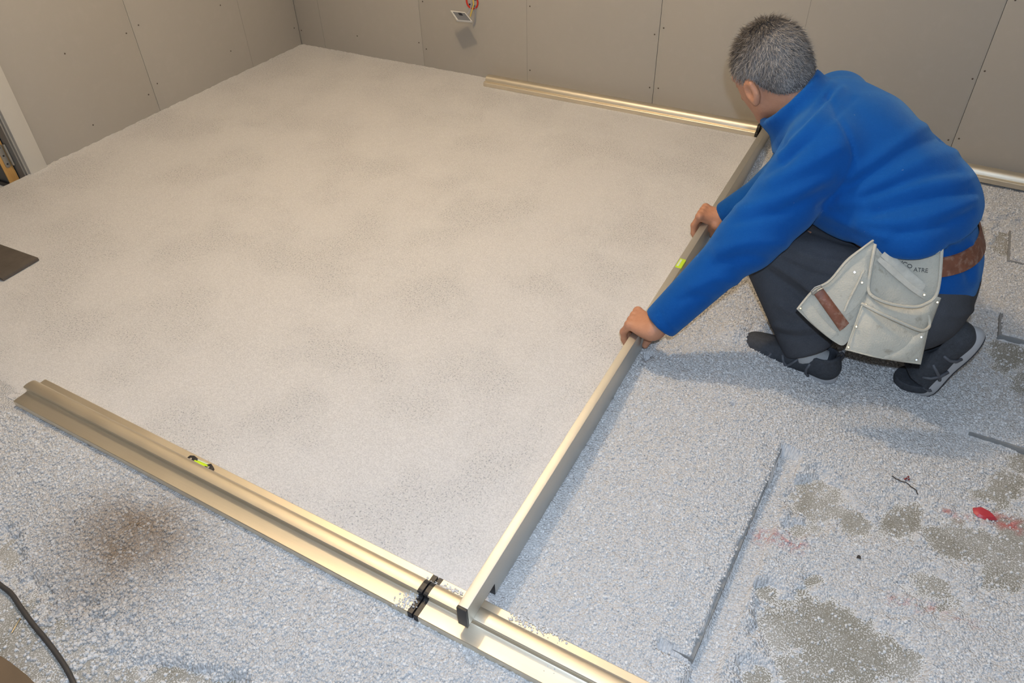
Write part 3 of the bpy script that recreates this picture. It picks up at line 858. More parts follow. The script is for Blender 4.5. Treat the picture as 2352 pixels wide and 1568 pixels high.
def smooth_path(path, n=24):
    P = np.array(path, float); m = len(P)
    t = np.linspace(0, m-1, n); out = []
    for q in t:
        i = min(int(q), m-2); f = q-i
        p0, p1, p2, p3 = P[max(i-1, 0)], P[i], P[i+1], P[min(i+2, m-1)]
        out.append(0.5*((2*p1)+(-p0+p2)*f+(2*p0-5*p1+4*p2-p3)*f*f+(-p0+3*p1-3*p2+p3)*f**3))
    return [tuple(o) for o in out]
def folds(V, F, lst, gain=1.7):
    # fold lines: each displaces the cloth along its normal
    n = vnormals(V, F); px, py, w = proj(V)
    face = np.einsum('ij,ij->i', n, V-CPOS) < 0
    d = np.zeros(len(V))
    for path, wd, amp in lst:
        q = polydist(px, py, smooth_path(path))
        ends = 1.0
        d += np.where(face, gain*amp*np.exp(-(q/wd)**2), 0)
    return V+n*d[:, None]

# ------------------------------------------------------------------ person: joints
LATH = np.array([0.0, 1.0, 0.0])
ST = [  # torso stations: centre, half width, half depth
    ((0.145, 1.87, 0.215), 0.165, 0.120), ((0.135, 1.875, 0.295), 0.155, 0.113), ((0.100, 1.885, 0.375), 0.155, 0.112),
    ((0.020, 1.915, 0.462), 0.160, 0.108), ((-0.075, 1.950, 0.528), 0.162, 0.098), ((-0.145, 1.975, 0.565), 0.140, 0.075)]
SHL, SHR = np.array([-0.150, 1.815, 0.570]), np.array([-0.165, 2.150, 0.560])
WRL, WRR = at(1508, 750, 1.985), at(1652, 500, 2.46)
ELL_, ELR = at(1715, 550, 1.86), at(1785, 425, 2.34)
HIPL, HIPR = np.array([0.125, 1.785, 0.24]), np.array([0.145, 1.955, 0.24])
KNL, ANL = np.array([-0.235, 1.80, 0.315]), np.array([-0.050, 1.715, 0.052])
KNR, ANR = np.array([-0.16, 1.985, 0.045]), np.array([0.215, 1.865, 0.150])
C7 = np.array([-0.205, 1.985, 0.615])
HEADC = at(1767, 155, 1.92)
th = math.radians(22)
HL = unit(0.86*(_r*math.cos(th)+_f*math.sin(th))+0.51*_u)        # to his right ear
HU0 = unit(-0.48*_r+0.86*_u-0.16*_f); HU = unit(HU0-HL*(HU0@HL))     # crown
HF = np.cross(HU, HL)                                            # facing
if HF@_f < 0: HF = -HF
HB = np.stack([HL, HF, HU])                                      # rows: right, forward, up

LOWST = [((0.152, 1.872, 0.18), 0.178, 0.136), ((0.135, 1.875, 0.295), 0.164, 0.124), ((0.112, 1.88, 0.372), 0.140, 0.100), ((0.100, 1.885, 0.44), 0.136, 0.096)]
def torso_sdf(P, grow=0.0, k=0.05, sel=None, tab=None):
    d = None
    st = tab if tab else ST if sel is None else [ST[i] for i in sel]
    for (c0, a0, b0), (c1, a1, b1) in zip(st[:-1], st[1:]):
        c0 = np.array(c0); c1 = np.array(c1)
        for s in (-1, -0.33, 0.33, 1):
            q = rc(P, c0+LATH*s*(a0-b0), c1+LATH*s*(a1-b1), b0+grow, b1+grow)
            d = q if d is None else smin(d, q, k)
    return d

person = empty('person', (0.1, 1.85, -0.03))
tag(person, 'crouching man in blue fleece and dark trousers gripping the straightedge', 'person')

# ---- body: trunk and limbs (coarse), head and hands (fine), one mesh
def body_sdf(P):
    d = torso_sdf(P, -0.02)
    for a, b, r1_, r2_ in ((SHL, ELL_, 0.052, 0.044), (ELL_, WRL, 0.044, 0.030), (SHR, ELR, 0.052, 0.044), (ELR, WRR, 0.044, 0.030), (HIPL, KNL, 0.085, 0.058), (KNL, ANL, 0.055, 0.040), (HIPR, KNR, 0.085, 0.056), (KNR, ANR, 0.052, 0.040)):
        d = smin(d, rc(P, a, b, r1_, r2_), 0.03)
    return smin(d, rc(P, C7-np.array([0, 0, .03]), HEADC-HU*0.06-HF*0.02, 0.062, 0.055), 0.03)
def head_sdf(P):
    q = ((P-HEADC.astype(np.float32))@HB.T.astype(np.float32))
    d = ell(q, (0, -0.012, 0.022), (0.076, 0.097, 0.088))
    d = smin(d, ell(q, (0, 0.045, -0.045), (0.060, 0.052, 0.072)), 0.05)
    d = smin(d, rc(q, (-0.045, 0.02, -0.075), (0.0, 0.078, -0.108), 0.022, 0.020), 0.03)
    d = smin(d, rc(q, (0.045, 0.02, -0.075), (0.0, 0.078, -0.108), 0.022, 0.020), 0.03)
    d = smin(d, rc(q, (-0.03, 0.088, 0.018), (0.03, 0.088, 0.018), 0.011, 0.011), 0.02)
    d = smin(d, rc(q, (0, 0.098, 0.0), (0, 0.118, -0.038), 0.008, 0.013), 0.014)
    d = smin(d, rc(q, (-0.011, 0.103, -0.042), (0.011, 0.103, -0.042), 0.009, 0.009), 0.008)
    for s in (-1, 1):
        d = smax(d, -ell(q, (s*0.031, 0.102, -0.002), (0.017, 0.016, 0.011)), 0.012)
        d = np.minimum(d, sph(q, (s*0.031, 0.082, -0.002), 0.0125))
        # ear: rim, hollow and lobe
        e = ell(q, (s*0.0815, 0.004, -0.032), (0.011, 0.021, 0.033))
        e = smin(e, rc(q, (s*0.086, -0.010, -0.012), (s*0.082, 0.006, -0.062), 0.006, 0.0075), 0.006)
        e = smax(e, -ell(q, (s*0.094, 0.006, -0.030), (0.010, 0.012, 0.020)), 0.006)
        d = smin(d, e, 0.012)
    d = smax(d, -rc(q, (-0.022, 0.106, -0.072), (0.022, 0.106, -0.072), 0.0035, 0.0035), 0.004)
    d = smin(d, rc(q, (-0.016, 0.094, -0.079), (0.016, 0.094, -0.079), 0.008, 0.008), 0.006)
    d = smin(d, rc(q, (-0.016, 0.095, -0.066), (0.016, 0.095, -0.066), 0.007, 0.007), 0.006)
    return smin(d, rc(P, C7-np.array([0, 0, .05]), HEADC-HU*0.055-HF*0.022, 0.066, 0.056), 0.03)
def hand_sdf(wrist, yc, s, elbow):
    # palm lies on the bar, fingers over its far side, thumb on the near side; s=+1: index finger away from the viewer
    zt = BZT; xl, xr = BX0, BX1
    w = np.asarray(wrist, float); fd = unit(w-np.asarray(elbow))
    ys = [yc+s*o for o in (-0.033, -0.011, 0.011, 0.033)]
    lens = [0.82, 1.0, 1.06, 0.97]
    def f(P):
        d = rc(P, w-fd*0.07, w, 0.029, 0.0265)
        palm = None
        for y_, l_ in zip(ys, lens):
            k = np.array([xl-0.004-0.004*l_, y_, zt+0.026])
            q = rc(P, w+fd*0.012+np.array([0, (y_-yc)*0.55, 0.002]), k, 0.019, 0.0125)
            palm = q if palm is None else smin(palm, q, 0.016)
        # heel of the hand resting on the bar's top
        palm = smin(palm, ell(P, (w+np.array([0, 0, -0.006]))*0.55+np.array([(xl+xr)/2+0.012, yc-s*0.012, zt+0.020])*0.45, (0.036, 0.036, 0.019)), 0.02)
        d = smin(d, palm, 0.018)
        for y_, l_ in zip(ys, lens):
            k = np.array([xl-0.004-0.004*l_, y_, zt+0.026])
            p1 = np.array([xl-0.022, y_+s*0.001, zt+0.026-0.036*l_]); p2 = np.array([xl-0.0185, y_+s*0.003, zt+0.004-0.042*l_]); p3 = np.array([xl-0.010, y_+s*0.003, zt-0.010-0.048*l_])
            g = smin(rc(P, k, p1, 0.0118, 0.0102), rc(P, p1, p2, 0.0102, 0.0090), 0.004)
            g = smin(g, rc(P, p2, p3, 0.0090, 0.0078), 0.004)
            g = smin(g, sph(P, k+np.array([-0.001, 0, 0.002]), 0.0125), 0.004)
            d = smin(d, g, 0.005)
        t0 = w+fd*0.025+np.array([0.0, s*0.018, -0.012]); t1 = np.array([xr+0.024, yc+s*0.016, zt-0.004]); t2 = np.array([xr+0.017, yc+s*0.002, zt-0.034]); t3 = np.array([xr+0.0125, yc-s*0.004, zt-0.052])
        g = smin(rc(P, t0, t1, 0.017, 0.0132), rc(P, t1, t2, 0.0130, 0.0112), 0.006)
        g = smin(g, rc(P, t2, t3, 0.0112, 0.0088), 0.004)
        return smin(d, g, 0.010)
    return f
YHL, YHR = 1.545, 2.170
parts = []
V, F = surface_net(body_sdf, (-0.52, 1.45, -0.03), (0.42, 2.35, 0.74), 0.012); parts.append((smooth_mesh(V, F, 1), F))
V, F = surface_net(head_sdf, HEADC-0.17, HEADC+np.array([0.17, 0.15, 0.14]), 0.0034); parts.append((V, F))
for w, yc, s, e in ((WRL, YHL, 1, ELL_), (WRR, YHR, -1, ELR)):
    V, F = surface_net(hand_sdf(w, yc, s, e), (BX0-0.045, min(yc-0.075, w[1]-0.08), 0.0), (max(w[0], BX1)+0.07, max(yc+0.075, w[1]+0.05), 0.26), 0.0023)
    parts.append((smooth_mesh(V, F, 1, 0.4), F))
VV = []; FF = []; b = 0
for V, F in parts: VV.append(V); FF.append(F+b); b += len(V)
mesh('body', np.concatenate(VV), np.concatenate(FF), M['skin'], person, True)
mb = MB()
for w, yc, s, e in ((WRL, YHL, 1, ELL_), (WRR, YHR, -1, ELR)):
    pass

# ---- hair: short grey crop
def hair_sdf(P):
    q = ((P-HEADC.astype(np.float32))@HB.T.astype(np.float32))
    d = ell(q, (0, -0.014, 0.025), (0.0815, 0.101, 0.092))
    d = smin(d, ell(q, (0, -0.055, -0.035), (0.066, 0.052, 0.058)), 0.03)
    line = q[:, 2]*0.55+(-q[:, 1])*0.8+0.012                       # forehead line
    cut = -(line)-0.02
    side = -(q[:, 2]+0.055+np.clip(-q[:, 1], 0, 0.1)*0.42)         # nape and temples
    d = smax(d, np.where(q[:, 1] > 0.0, -(q[:, 2]-(-0.018+0.55*q[:, 1])), side), 0.01)
    # clear round the ears
    for s in (-1, 1): d = smax(d, -ell(q, (s*0.090, 0.010, -0.038), (0.024, 0.026, 0.040)), 0.008)
    return d
V, F = surface_net(hair_sdf, HEADC-0.15, HEADC+0.15, 0.0042)
V = smooth_mesh(V, F, 1)
hn = vnormals(V, F)
q = (V-HEADC)@HB.T
def grey_of(q):
    n = vnoise(q[:, 0]*60+3, q[:, 2]*60+q[:, 1]*40, 51)
    top = sstep(0.02, 0.10, q[:, 2]+0.35*q[:, 1])
    return np.clip(0.95-0.55*top+0.25*(n-0.5), 0.02, 1)
shellg = grey_of(q)*0.62
ns = 15000
fi = RNG.integers(0, len(F), ns); bw = RNG.random((ns, 2))
T = V[F[fi]]; root = (T[:, 0]*(1-bw[:, :1])+T[:, 1]*bw[:, :1])*(1-bw[:, 1:])+(T[:, 3]*(1-bw[:, :1])+T[:, 2]*bw[:, :1])*bw[:, 1:]
nn = hn[F[fi, 0]]
swirl = HEADC+HU*0.09-HF*0.045
flow = root-swirl; flow -= nn*np.einsum('ij,ij->i', flow, nn)[:, None]; flow /= np.maximum(np.linalg.norm(flow, axis=1), 1e-6)[:, None]
flow = flow+RNG.normal(0, 0.35, (ns, 3))
keepm = ((nn@(-_f)) > -0.6)
dirn = nn*0.50+flow*0.75+RNG.normal(0, 0.12, (ns, 3)); dirn /= np.linalg.norm(dirn, axis=1)[:, None]
ln = (0.009+0.007*RNG.random(ns))[:, None]
ln = ln*(0.55+0.6*sstep(-0.06, 0.03, ((root-HEADC)@HU)))[:, None]
side = np.cross(dirn, nn); side /= np.maximum(np.linalg.norm(side, axis=1), 1e-6)[:, None]
w_ = 0.00055
mid = root+dirn*ln*0.55-nn*0.0003; tip = root+(dirn*0.9+flow*0.25)*ln
p0 = root-nn*0.002
HV = np.stack([p0-side*w_, p0+side*w_, mid+side*w_*0.8, mid-side*w_*0.8, tip+side*w_*0.15, tip-side*w_*0.15], 1).reshape(-1, 3)
bI = np.arange(ns)[:, None]*6+len(V)
HF1 = np.concatenate([bI+np.array([0, 1, 2, 3]), bI+np.array([3, 2, 4, 5])])
sg = np.clip(grey_of((root-HEADC)@HB.T)+RNG.normal(0, 0.22, ns), 0, 1)
hair = mesh('hair', np.concatenate([V, HV]), np.concatenate([F, HF1]), M['hair'], person, True)
set_attr(hair.data, 'grey', np.concatenate([shellg, np.repeat(sg, 6)]))
hair['label'] = 'short cropped grey hair'

# ---- fleece jacket
CUFL = unit(WRL-ELL_); CUFR = unit(WRR-ELR)
COLC = at(1836, 250, 1.925); COLA = unit(-0.66*_r+0.62*_u-0.12*_f)
def fleece_sdf(P):
    up = torso_sdf(P, 0.010, 0.05, (2, 3, 4, 5))
    # blouse fold that hangs over the tool belt
    c = np.array([0.108, 1.880, 0.440]); 
    for s in (-1, -0.4, 0.4, 1):
        up = smin(up, sph(P, c+LATH*s*0.045, 0.103), 0.06)
    up = smin(up, rc(P, (0.06, 1.745, 0.435), (0.110, 1.732, 0.430), 0.055, 0.052), 0.05)
    up = smin(up, rc(P, (-0.03, 1.80, 0.440), (0.07, 1.75, 0.425), 0.058, 0.050), 0.05)
    up = smin(up, rc(P, (-0.06, 1.90, 0.45), (0.07, 1.85, 0.37), 0.075, 0.08), 0.06)
    up = smax(up, plane(P, (0.10, 1.72, 0.405), (0.20, 0.12, -1.0)), 0.022)
    up = smin(up, rc(P, at(1885, 478, 1.90), at(1965, 515, 1.86), 0.042, 0.045), 0.04)
    low = torso_sdf(P, 0.0, 0.05, None, LOWST)
    hem = plane(P, (0.175, 1.87, 0.205), (-0.72, -0.02, -0.7))
    hem2 = plane(P, (0.15, 1.87, 0.46), (0, 0, 1))
    low = smax(smax(smax(low, hem, 0.012), hem2, 0.03), 0.212-P[:, 2], 0.012)
    d = smin(up, low, 0.006)
    d = smin(d, rc(P, np.array(ST[5][0])+LATH*0.06, SHR, 0.085, 0.072), 0.05)
    d = smin(d, rc(P, np.array(ST[5][0])-LATH*0.06, SHL, 0.085, 0.076), 0.05)
    d = smin(d, rc(P, (-0.06, 1.94, 0.60), (0.0, 1.92, 0.56), 0.045, 0.055), 0.06)
    mL = 0.5*(SHL+ELL_); 
    aL = smin(rc(P, SHL, ELL_, 0.083, 0.066), rc(P, ELL_, WRL, 0.066, 0.049), 0.04)
    aL = smin(aL, rc(P, mL+np.array([0.02, 0, -0.03]), ELL_+np.array([0.015, 0.0, -0.012]), 0.068, 0.05), 0.04)
    aL = smax(aL, plane(P, WRL-CUFL*0.010, CUFL), 0.006)
    aR = smin(rc(P, SHR, ELR, 0.078, 0.060), rc(P, ELR, WRR, 0.060, 0.041), 0.04)
    aR = smax(aR, plane(P, WRR-CUFR*0.012, CUFR), 0.006)
    d = smin(d, aL, 0.035); d = smin(d, aR, 0.035)
    # stand-up collar
    v = P-COLC.astype(np.float32); ax_ = COLA.astype(np.float32)
    hgt = v@ax_; rad = np.sqrt(np.maximum(np.einsum('ij,ij->i', v, v)-hgt*hgt, 0))
    rr = 0.082-0.10*(hgt-0.03)*0.3+np.where(hgt < 0, -hgt*0.6, 0)
    col = np.maximum(np.abs(rad-rr)-0.0085, np.abs(hgt-0.0)-0.042)
    d = smin(d, col-0.003, 0.022)
    d = smax(d, -rc(P, COLC-COLA*0.0, COLC+COLA*0.2, 0.066, 0.075), 0.008)
    return d
V, F = surface_net(fleece_sdf, (-0.56, 1.44, 0.06), (0.44, 2.40, 0.80), 0.0068)
V = smooth_mesh(V, F, 2)
FO = [([(1880, 478), (1925, 440), (1950, 400), (1962, 360), (1950, 315), (1928, 270), (1902, 222)], 6, -0.0028),
      ([(1950, 408), (2010, 365), (2075, 320), (2130, 285)], 13, 0.0032), ([(1950, 430), (2030, 382), (2110, 335), (2165, 318)], 12, -0.0030), ([(1935, 452), (2030, 415), (2110, 375), (2190, 352)], 15, 0.0042), ([(1985, 458), (2060, 428), (2130, 402), (2200, 390)], 11, -0.0032),
      ([(1915, 470), (2010, 458), (2110, 430), (2222, 412)], 14, 0.0042), ([(2010, 490), (2090, 470), (2160, 452), (2228, 440)], 10, -0.0036), ([(1975, 510), (2070, 510), (2150, 490), (2236, 462)], 13, 0.0042), ([(2060, 535), (2120, 530), (2180, 510), (2232, 484)], 9, -0.0032), ([(1900, 492), (1960, 520), (2030, 545)], 10, 0.003),
      ([(1700, 480), (1800, 452), (1905, 405)], 15, 0.0042), ([(1690, 508), (1790, 488), (1890, 440)], 12, -0.0035), ([(1650, 575), (1720, 556), (1800, 560)], 14, 0.0036), ([(1640, 610), (1710, 590), (1770, 596)], 12, -0.0032),
      ([(1590, 660), (1650, 640), (1710, 655)], 12, 0.0028), ([(1560, 690), (1600, 680), (1650, 690)], 9, -0.002), ([(1770, 420), (1850, 380), (1925, 340)], 17, 0.004), ([(1755, 400), (1830, 350), (1900, 305)], 12, -0.003),
      ([(1795, 335), (1845, 282), (1905, 215)], 7, -0.0045), ([(1790, 360), (1860, 285), (1935, 205)], 8, 0.004), ([(1800, 375), (1880, 300), (1960, 228)], 8, -0.003), ([(1812, 322), (1862, 258), (1912, 192)], 6, 0.003),
      ([(1515, 715), (1535, 750), (1575, 768)], 4, -0.0015), ([(1990, 250), (2060, 290), (2120, 350)], 30, 0.003),
      ([(2172, 640), (2210, 655), (2252, 652)], 4, -0.0015), ([(2185, 570), (2210, 595), (2225, 640)], 9, -0.003), ([(2230, 560), (2240, 600), (2240, 650)], 9, 0.003)]
V = folds(V, F, FO)
mesh('fleece_jacket', V, F, M['fleece'], person, True)['label'] = 'bright blue fleece jacket with stand-up collar'

# ---- trousers
HEMN = unit(ANL-KNL)
def trouser_sdf(P):
    d = torso_sdf(P, -0.004, 0.05, (0, 1))
    d = smin(d, rc(P, HIPL, KNL, 0.108, 0.076), 0.05)
    d = smin(d, rc(P, HIPL+np.array([0.04, 0.02, -0.01]), HIPR+np.array([0.04, -0.02, -0.01]), 0.120, 0.120), 0.05)
    sh = smin(rc(P, KNL, ANL, 0.073, 0.055), rc(P, KNL+np.array([.09, -.015, -0.08]), ANL+np.array([.015, 0, 0.03]), 0.06, 0.05), 0.03)
    sh = smax(sh, plane(P, ANL+HEMN*0.008, HEMN), 0.008)
    d = smin(d, sh, 0.025)
    d = smin(d, rc(P, HIPR, KNR, 0.108, 0.076), 0.04)
    d = smin(d, smin(rc(P, KNR, ANR, 0.072, 0.056), rc(P, (0.06, 1.93, 0.10), ANR, 0.078, 0.056), 0.03), 0.02)
    return smax(d, plane(P, (0.2, 1.87, 0.36), (0, 0, 1)), 0.01)
V, F = surface_net(trouser_sdf, (-0.36, 1.60, -0.05), (0.44, 2.18, 0.46), 0.0066)
V = smooth_mesh(V, F, 2)
V = folds(V, F, [([(1770, 600), (1830, 640), (1890, 690)], 8, 0.004), ([(1765, 625), (1825, 668), (1880, 720)], 7, -0.004), ([(1800, 560), (1880, 595), (1960, 605)], 9, 0.003), ([(1800, 600), (1870, 630), (1920, 640)], 8, -0.003),
                 ([(1780, 745), (1830, 755), (1885, 745)], 7, 0.004), ([(1780, 765), (1830, 775), (1890, 768)], 6, -0.004), ([(1790, 700), (1830, 720), (1870, 722)], 8, 0.003), ([(1860, 530), (1930, 555), (1990, 565)], 5, -0.002),
                 ([(2170, 720), (2200, 725), (2235, 712)], 7, 0.003)])
mesh('trousers', V, F, M['trouser'], person, True)['label'] = 'dark charcoal work trousers'

# ---- shoes
def bend(V, ang):
    V = np.array(V, float); x0 = 0.055
    m = V[:, 0] > x0
    R_ = 0.05; z0 = 0.0
    d = V[m, 0]-x0; a = np.minimum(d/R_/1.0, ang); rest = np.maximum(d-ang*R_, 0)
    r = R_-(V[m, 2]-z0)*0.9
    r = np.maximum(r, 0.004)
    nx = x0+r*np.sin(a)+rest*np.cos(a); nz = z0+R_-r*np.cos(a)+rest*np.sin(a)
    V[m, 0] = nx; V[m, 2] = nz
    return V
def make_shoe(O, fx, fz, ang, label, sz=0.9):
    fx = unit(fx); fz = unit(np.asarray(fz)-fx*(np.asarray(fz)@fx)); fy = np.cross(fz, fx); O = np.asarray(O, float)
    def tf(V):
        V = np.asarray(V, float)*sz
        if ang: V = bend(V, ang)
        return O+V[:, :1]*fx+V[:, 1:2]*fy+V[:, 2:3]*fz
    def up_sdf(P):
        d = smin(rc(P, (-0.10, 0, 0.045), (0.0, 0, 0.050), 0.035, 0.040), rc(P, (0.0, 0, 0.050), (0.125, 0, 0.034), 0.040, 0.030), 0.03)
        d = smin(d, ell(P, (0.085, 0.003, 0.032), (0.075, 0.046, 0.036)), 0.03)
        d = smin(d, rc(P, (-0.09, 0, 0.05), (-0.088, 0, 0.098), 0.038, 0.036), 0.03)
        d = smin(d, rc(P, (-0.045, 0, 0.06), (0.03, 0, 0.062), 0.040, 0.030), 0.03)
        d = smax(d, plane(P, (-0.06, 0, 0.092), (0.12, 0, 1.0)), 0.008)
        d = smax(d, -smin(rc(P, (-0.082, 0, 0.075), (-0.088, 0, 0.15), 0.028, 0.033), rc(P, (-0.06, 0, 0.085), (-0.035, 0, 0.12), 0.026, 0.03), 0.02), 0.006)
        return smax(d, -(P[:, 2]-0.014), 0.004)
    V, F = surface_net(up_sdf, (-0.155, -0.065, 0.0), (0.175, 0.065, 0.125), 0.0036)
    sh = empty('shoe', tuple(O)); sh.parent = person; sh.matrix_parent_inverse = Matrix.Translation(-Vector(person.location)); sh.location = (0, 0, 0)
    sh['label'] = label
    def add(name, V, F, mat, smooth=True, sharp=None):
        o = mesh(name, tf(V), F, mat, None, smooth); o.parent = sh
        if sharp: o.data.set_sharp_from_angle(angle=math.radians(sharp))
        return o
    add('upper', smooth_mesh(V, F, 1)+np.array([0, 0, 0.006]), F, M['upper'])
    # sole as stacked rings
    def ring(sc, z, n=56):
        R = []
        for i in range(n):
            t = 2*math.pi*i/n; c, s_ = math.cos(t), math.sin(t)
            x = 0.010+0.146*math.copysign(abs(c)**0.85, c)
            wd = 0.0405+0.010*math.exp(-((x-0.08)/0.06)**2)-0.006*math.exp(-((x+0.01)/0.05)**2)
            R.append((0.010+(x-0.010)*sc, wd*sc*math.copysign(abs(s_)**0.75, s_), z+0.012*sstep(0.08, 0.16, np.float64(x))+ (0.006 if z > 0.02 else 0)*sstep(-0.06, -0.14, np.float64(x))))
        return R
    n = 56
    def stack(levels):
        V = []; F = []
        for sc, z in levels: V += ring(sc, z)
        m = len(levels)
        for j in range(m-1):
            for i in range(n):
                k = (i+1) % n; F.append((j*n+i, j*n+k, (j+1)*n+k, (j+1)*n+i))
        F.append(tuple(range(n))[::-1]); F.append(tuple(range((m-1)*n, m*n)))
        # cap split into strips so the bend stays clean
        F = F[:-2]
        for base_, rev in ((0, True), ((m-1)*n, False)):
            h = n//2
            for i in range(h):
                a, b_, c, d = base_+i, base_+i+1, base_+(n-i-1) % n, base_+(n-i) % n
                q = (a, b_, c, d) if a != d else (a, b_, c)
                q = tuple(dict.fromkeys(q))
                if len(q) > 2: F.append(q[::-1] if rev else q)
        return V, F
    V, F = stack([(0.975, 0.004), (1.0, 0.006), (1.014, 0.018), (1.004, 0.029), (0.985, 0.034), (0.95, 0.035)]); add('sole', V, F, M['sole'], True, 50)
    V, F = stack([(0.94, -0.001), (0.965, 0.0), (0.965, 0.0045), (0.95, 0.0052)]); add('outsole', V, F, M['outsole'], True, 50)
    # laces, tongue, overlays, heel tab
    mb = MB()
    for i in range(5):
        x = 0.015+0.020*i; z = 0.0925-0.0046*i-0.00006*i*i*10; w2 = 0.019
        mb.tube([(x+0.006, -w2, z-0.012), (x+0.003, -w2*0.5, z-0.003), (x, 0, z+0.0005), (x-0.003, w2*0.5, z-0.003), (x-0.006, w2, z-0.012)], 0.0026, 6)
    add('lace', mb.V, mb.F, M['lace'])
    def strap(pts, wd):
        # overlay strip: pts in (x, t) on the side, draped onto the upper by marching inward
        out = []
        for sgn in (1, -1):
            P = np.array([(x, sgn*0.09, z) for x, z in pts], np.float32)
            for _ in range(40):
                d = up_sdf(P); P[:, 1] -= sgn*np.clip(d, -0.004, 0.006)
            P[:, 1] += sgn*0.0008
            out.append(P)
        return out
    for pts in ([(-0.02, 0.078), (-0.005, 0.055), (0.010, 0.032), (0.020, 0.022)], [(0.028, 0.070), (0.020, 0.052), (0.005, 0.036), (-0.012, 0.022)], [(0.060, 0.060), (0.066, 0.045), (0.062, 0.030), (0.055, 0.022)], [(-0.055, 0.076), (-0.050, 0.055), (-0.052, 0.034), (-0.06, 0.022)]):
        for P in strap(pts, 0.006):
            mb = MB(); mb.tube(P, 0.0046, 6); V = np.array(mb.V)
            add('overlay', V, mb.F, M['overlay'])
    mb = MB(); mb.tube([(-0.118, 0, 0.085), (-0.128, 0, 0.100), (-0.131, 0, 0.114), (-0.125, 0, 0.121), (-0.117, 0, 0.112), (-0.114, 0, 0.097)], 0.0042, 8); add('pull_tab', mb.V, mb.F, M['lace'])
    return sh
SH1 = ground(1838, 862, -0.033)
make_shoe(np.array([-0.070, 1.722, -0.028]), (-1.0, 0.10, 0.02), (0, 0, 1), 0.0, 'dark trainer planted flat with its toe dug into the fill')
BALL = np.array([0.272, 1.815, -0.022])
make_shoe(BALL+np.array([0.028, 0.008, 0.064]), (-0.36, -0.10, -0.93), (-0.88, -0.38, 0.34), 1.10, 'dark trainer propped on its toes with pale sole turned back', 1.0)
mb = MB(); mb.tube([ANL+HEMN*-0.03, ANL+HEMN*0.015, np.array([0.006, 1.716, 0.028])], [0.040, 0.037, 0.033], 18); mb.build('sock', M['sock'], person, True)['label'] = 'pale grey sock at the ankle'

# ------------------------------------------------------------------ tool pouch on a leather belt
def PD(px, py, off=0.0):
    return 1.738+0.060*(py-548)/290+0.035*max(0.0, (2000-px)/170.0)+0.035*math.exp(-((py-535)/22.0)**2)*(px < 2130)-0.022*float(sstep(2070, 2150, np.float64(px)))*float(sstep(720, 640, np.float64(py)))-off
def pp_(px, py, off=0.0): return at(px, py, PD(px, py, off))
def resamp(path, n): return np.array(smooth_path(path, n))
pouch = empty('tool_pouch', tuple(pp_(2060, 700)))
tag(pouch, 'pale suede tool pouch with pockets and rivets hanging at the man\'s hip', 'tool pouch')
VIEW = -unit(ray(2040, 690))
def sheet(name, A, B, off, bulge, mat, thick=0.0035, nu=28, nv=16, wav=0.0, parent=None, edge=0.0):
    A = resamp(A, nu); B = resamp(B, nu); V = []
    for j in range(nv):
        v = j/(nv-1)
        for i in range(nu):
            u = i/(nu-1); p = A[i]*(1-v)+B[i]*v
            bl = bulge*math.sin(math.pi*u)**0.7*math.sin(math.pi*(0.12+0.80*(1-v)))+wav*math.sin(9*u+3*v)*math.sin(5*v+1)
            V.append(pp_(p[0], p[1], off(u, v)+bl if callable(off) else off+bl))
    V = np.array(V); n = len(V)
    W = V-VIEW*thick
    F = []
    for j in range(nv-1):
        for i in range(nu-1):
            a = j*nu+i; F.append((a, a+nu, a+nu+1, a+1)); F.append((n+a, n+a+1, n+a+nu+1, n+a+nu))
    bd = [i for i in range(nu)]+[j*nu+nu-1 for j in range(1, nv)]+[(nv-1)*nu+i for i in range(nu-2, -1, -1)]+[j*nu for j in range(nv-2, 0, -1)]
    for k in range(len(bd)):
        a, b_ = bd[k], bd[(k+1) % len(bd)]; F.append((a, b_, n+b_, n+a))
    mb = MB(); mb.add(np.concatenate([V, W]), F)
    return mb.build(name, mat, parent or pouch, smooth=True)
def cord(name, path, off, r, mat, n=30, parent=None):
    P = resamp(path, n); mb = MB()
    mb.tube([pp_(p[0], p[1], off(i/(n-1)) if callable(off) else off) for i, p in enumerate(P)], r, 8)
    return mb.build(name, mat, parent or pouch, smooth=True)
# back panel behind everything, then the left lobe, the big pocket and the front pocket
sheet('back_panel', [(2008, 540), (2045, 545), (2090, 545), (2130, 541), (2168, 538)], [(1943, 802), (2000, 815), (2060, 826), (2113, 834)], 0.0, 0.004, M['suede'], wav=0.003)
lobe = sheet('side_panel', [(2012, 546), (1978, 569), (1942, 597), (1904, 642), (1866, 665), (1829, 709)], [(2002, 600), (1990, 682), (1968, 735), (1942, 790), (1912, 782), (1862, 742)], lambda u, v: 0.012-0.006*v, 0.008, M['suede'], wav=0.002)
cord('rim', [(2010, 549), (1979, 572), (1944, 601), (1906, 645), (1868, 668), (1832, 710)], 0.019, 0.0030, M['suede'])
sheet('tool_loop', [(1990, 585), (1950, 618), (1915, 652), (1888, 672)], [(1995, 660), (1970, 700), (1945, 722), (1912, 742)], 0.016, 0.006, M['suede'])
cord('rim', [(1985, 620), (1968, 655), (1950, 690), (1940, 715)], 0.024, 0.0028, M['suede'])
sheet('side_pocket', [(1858, 690), (1880, 720), (1905, 748), (1925, 765)], [(1838, 708), (1862, 738), (1888, 762), (1908, 778)], 0.016, 0.003, M['suede'])
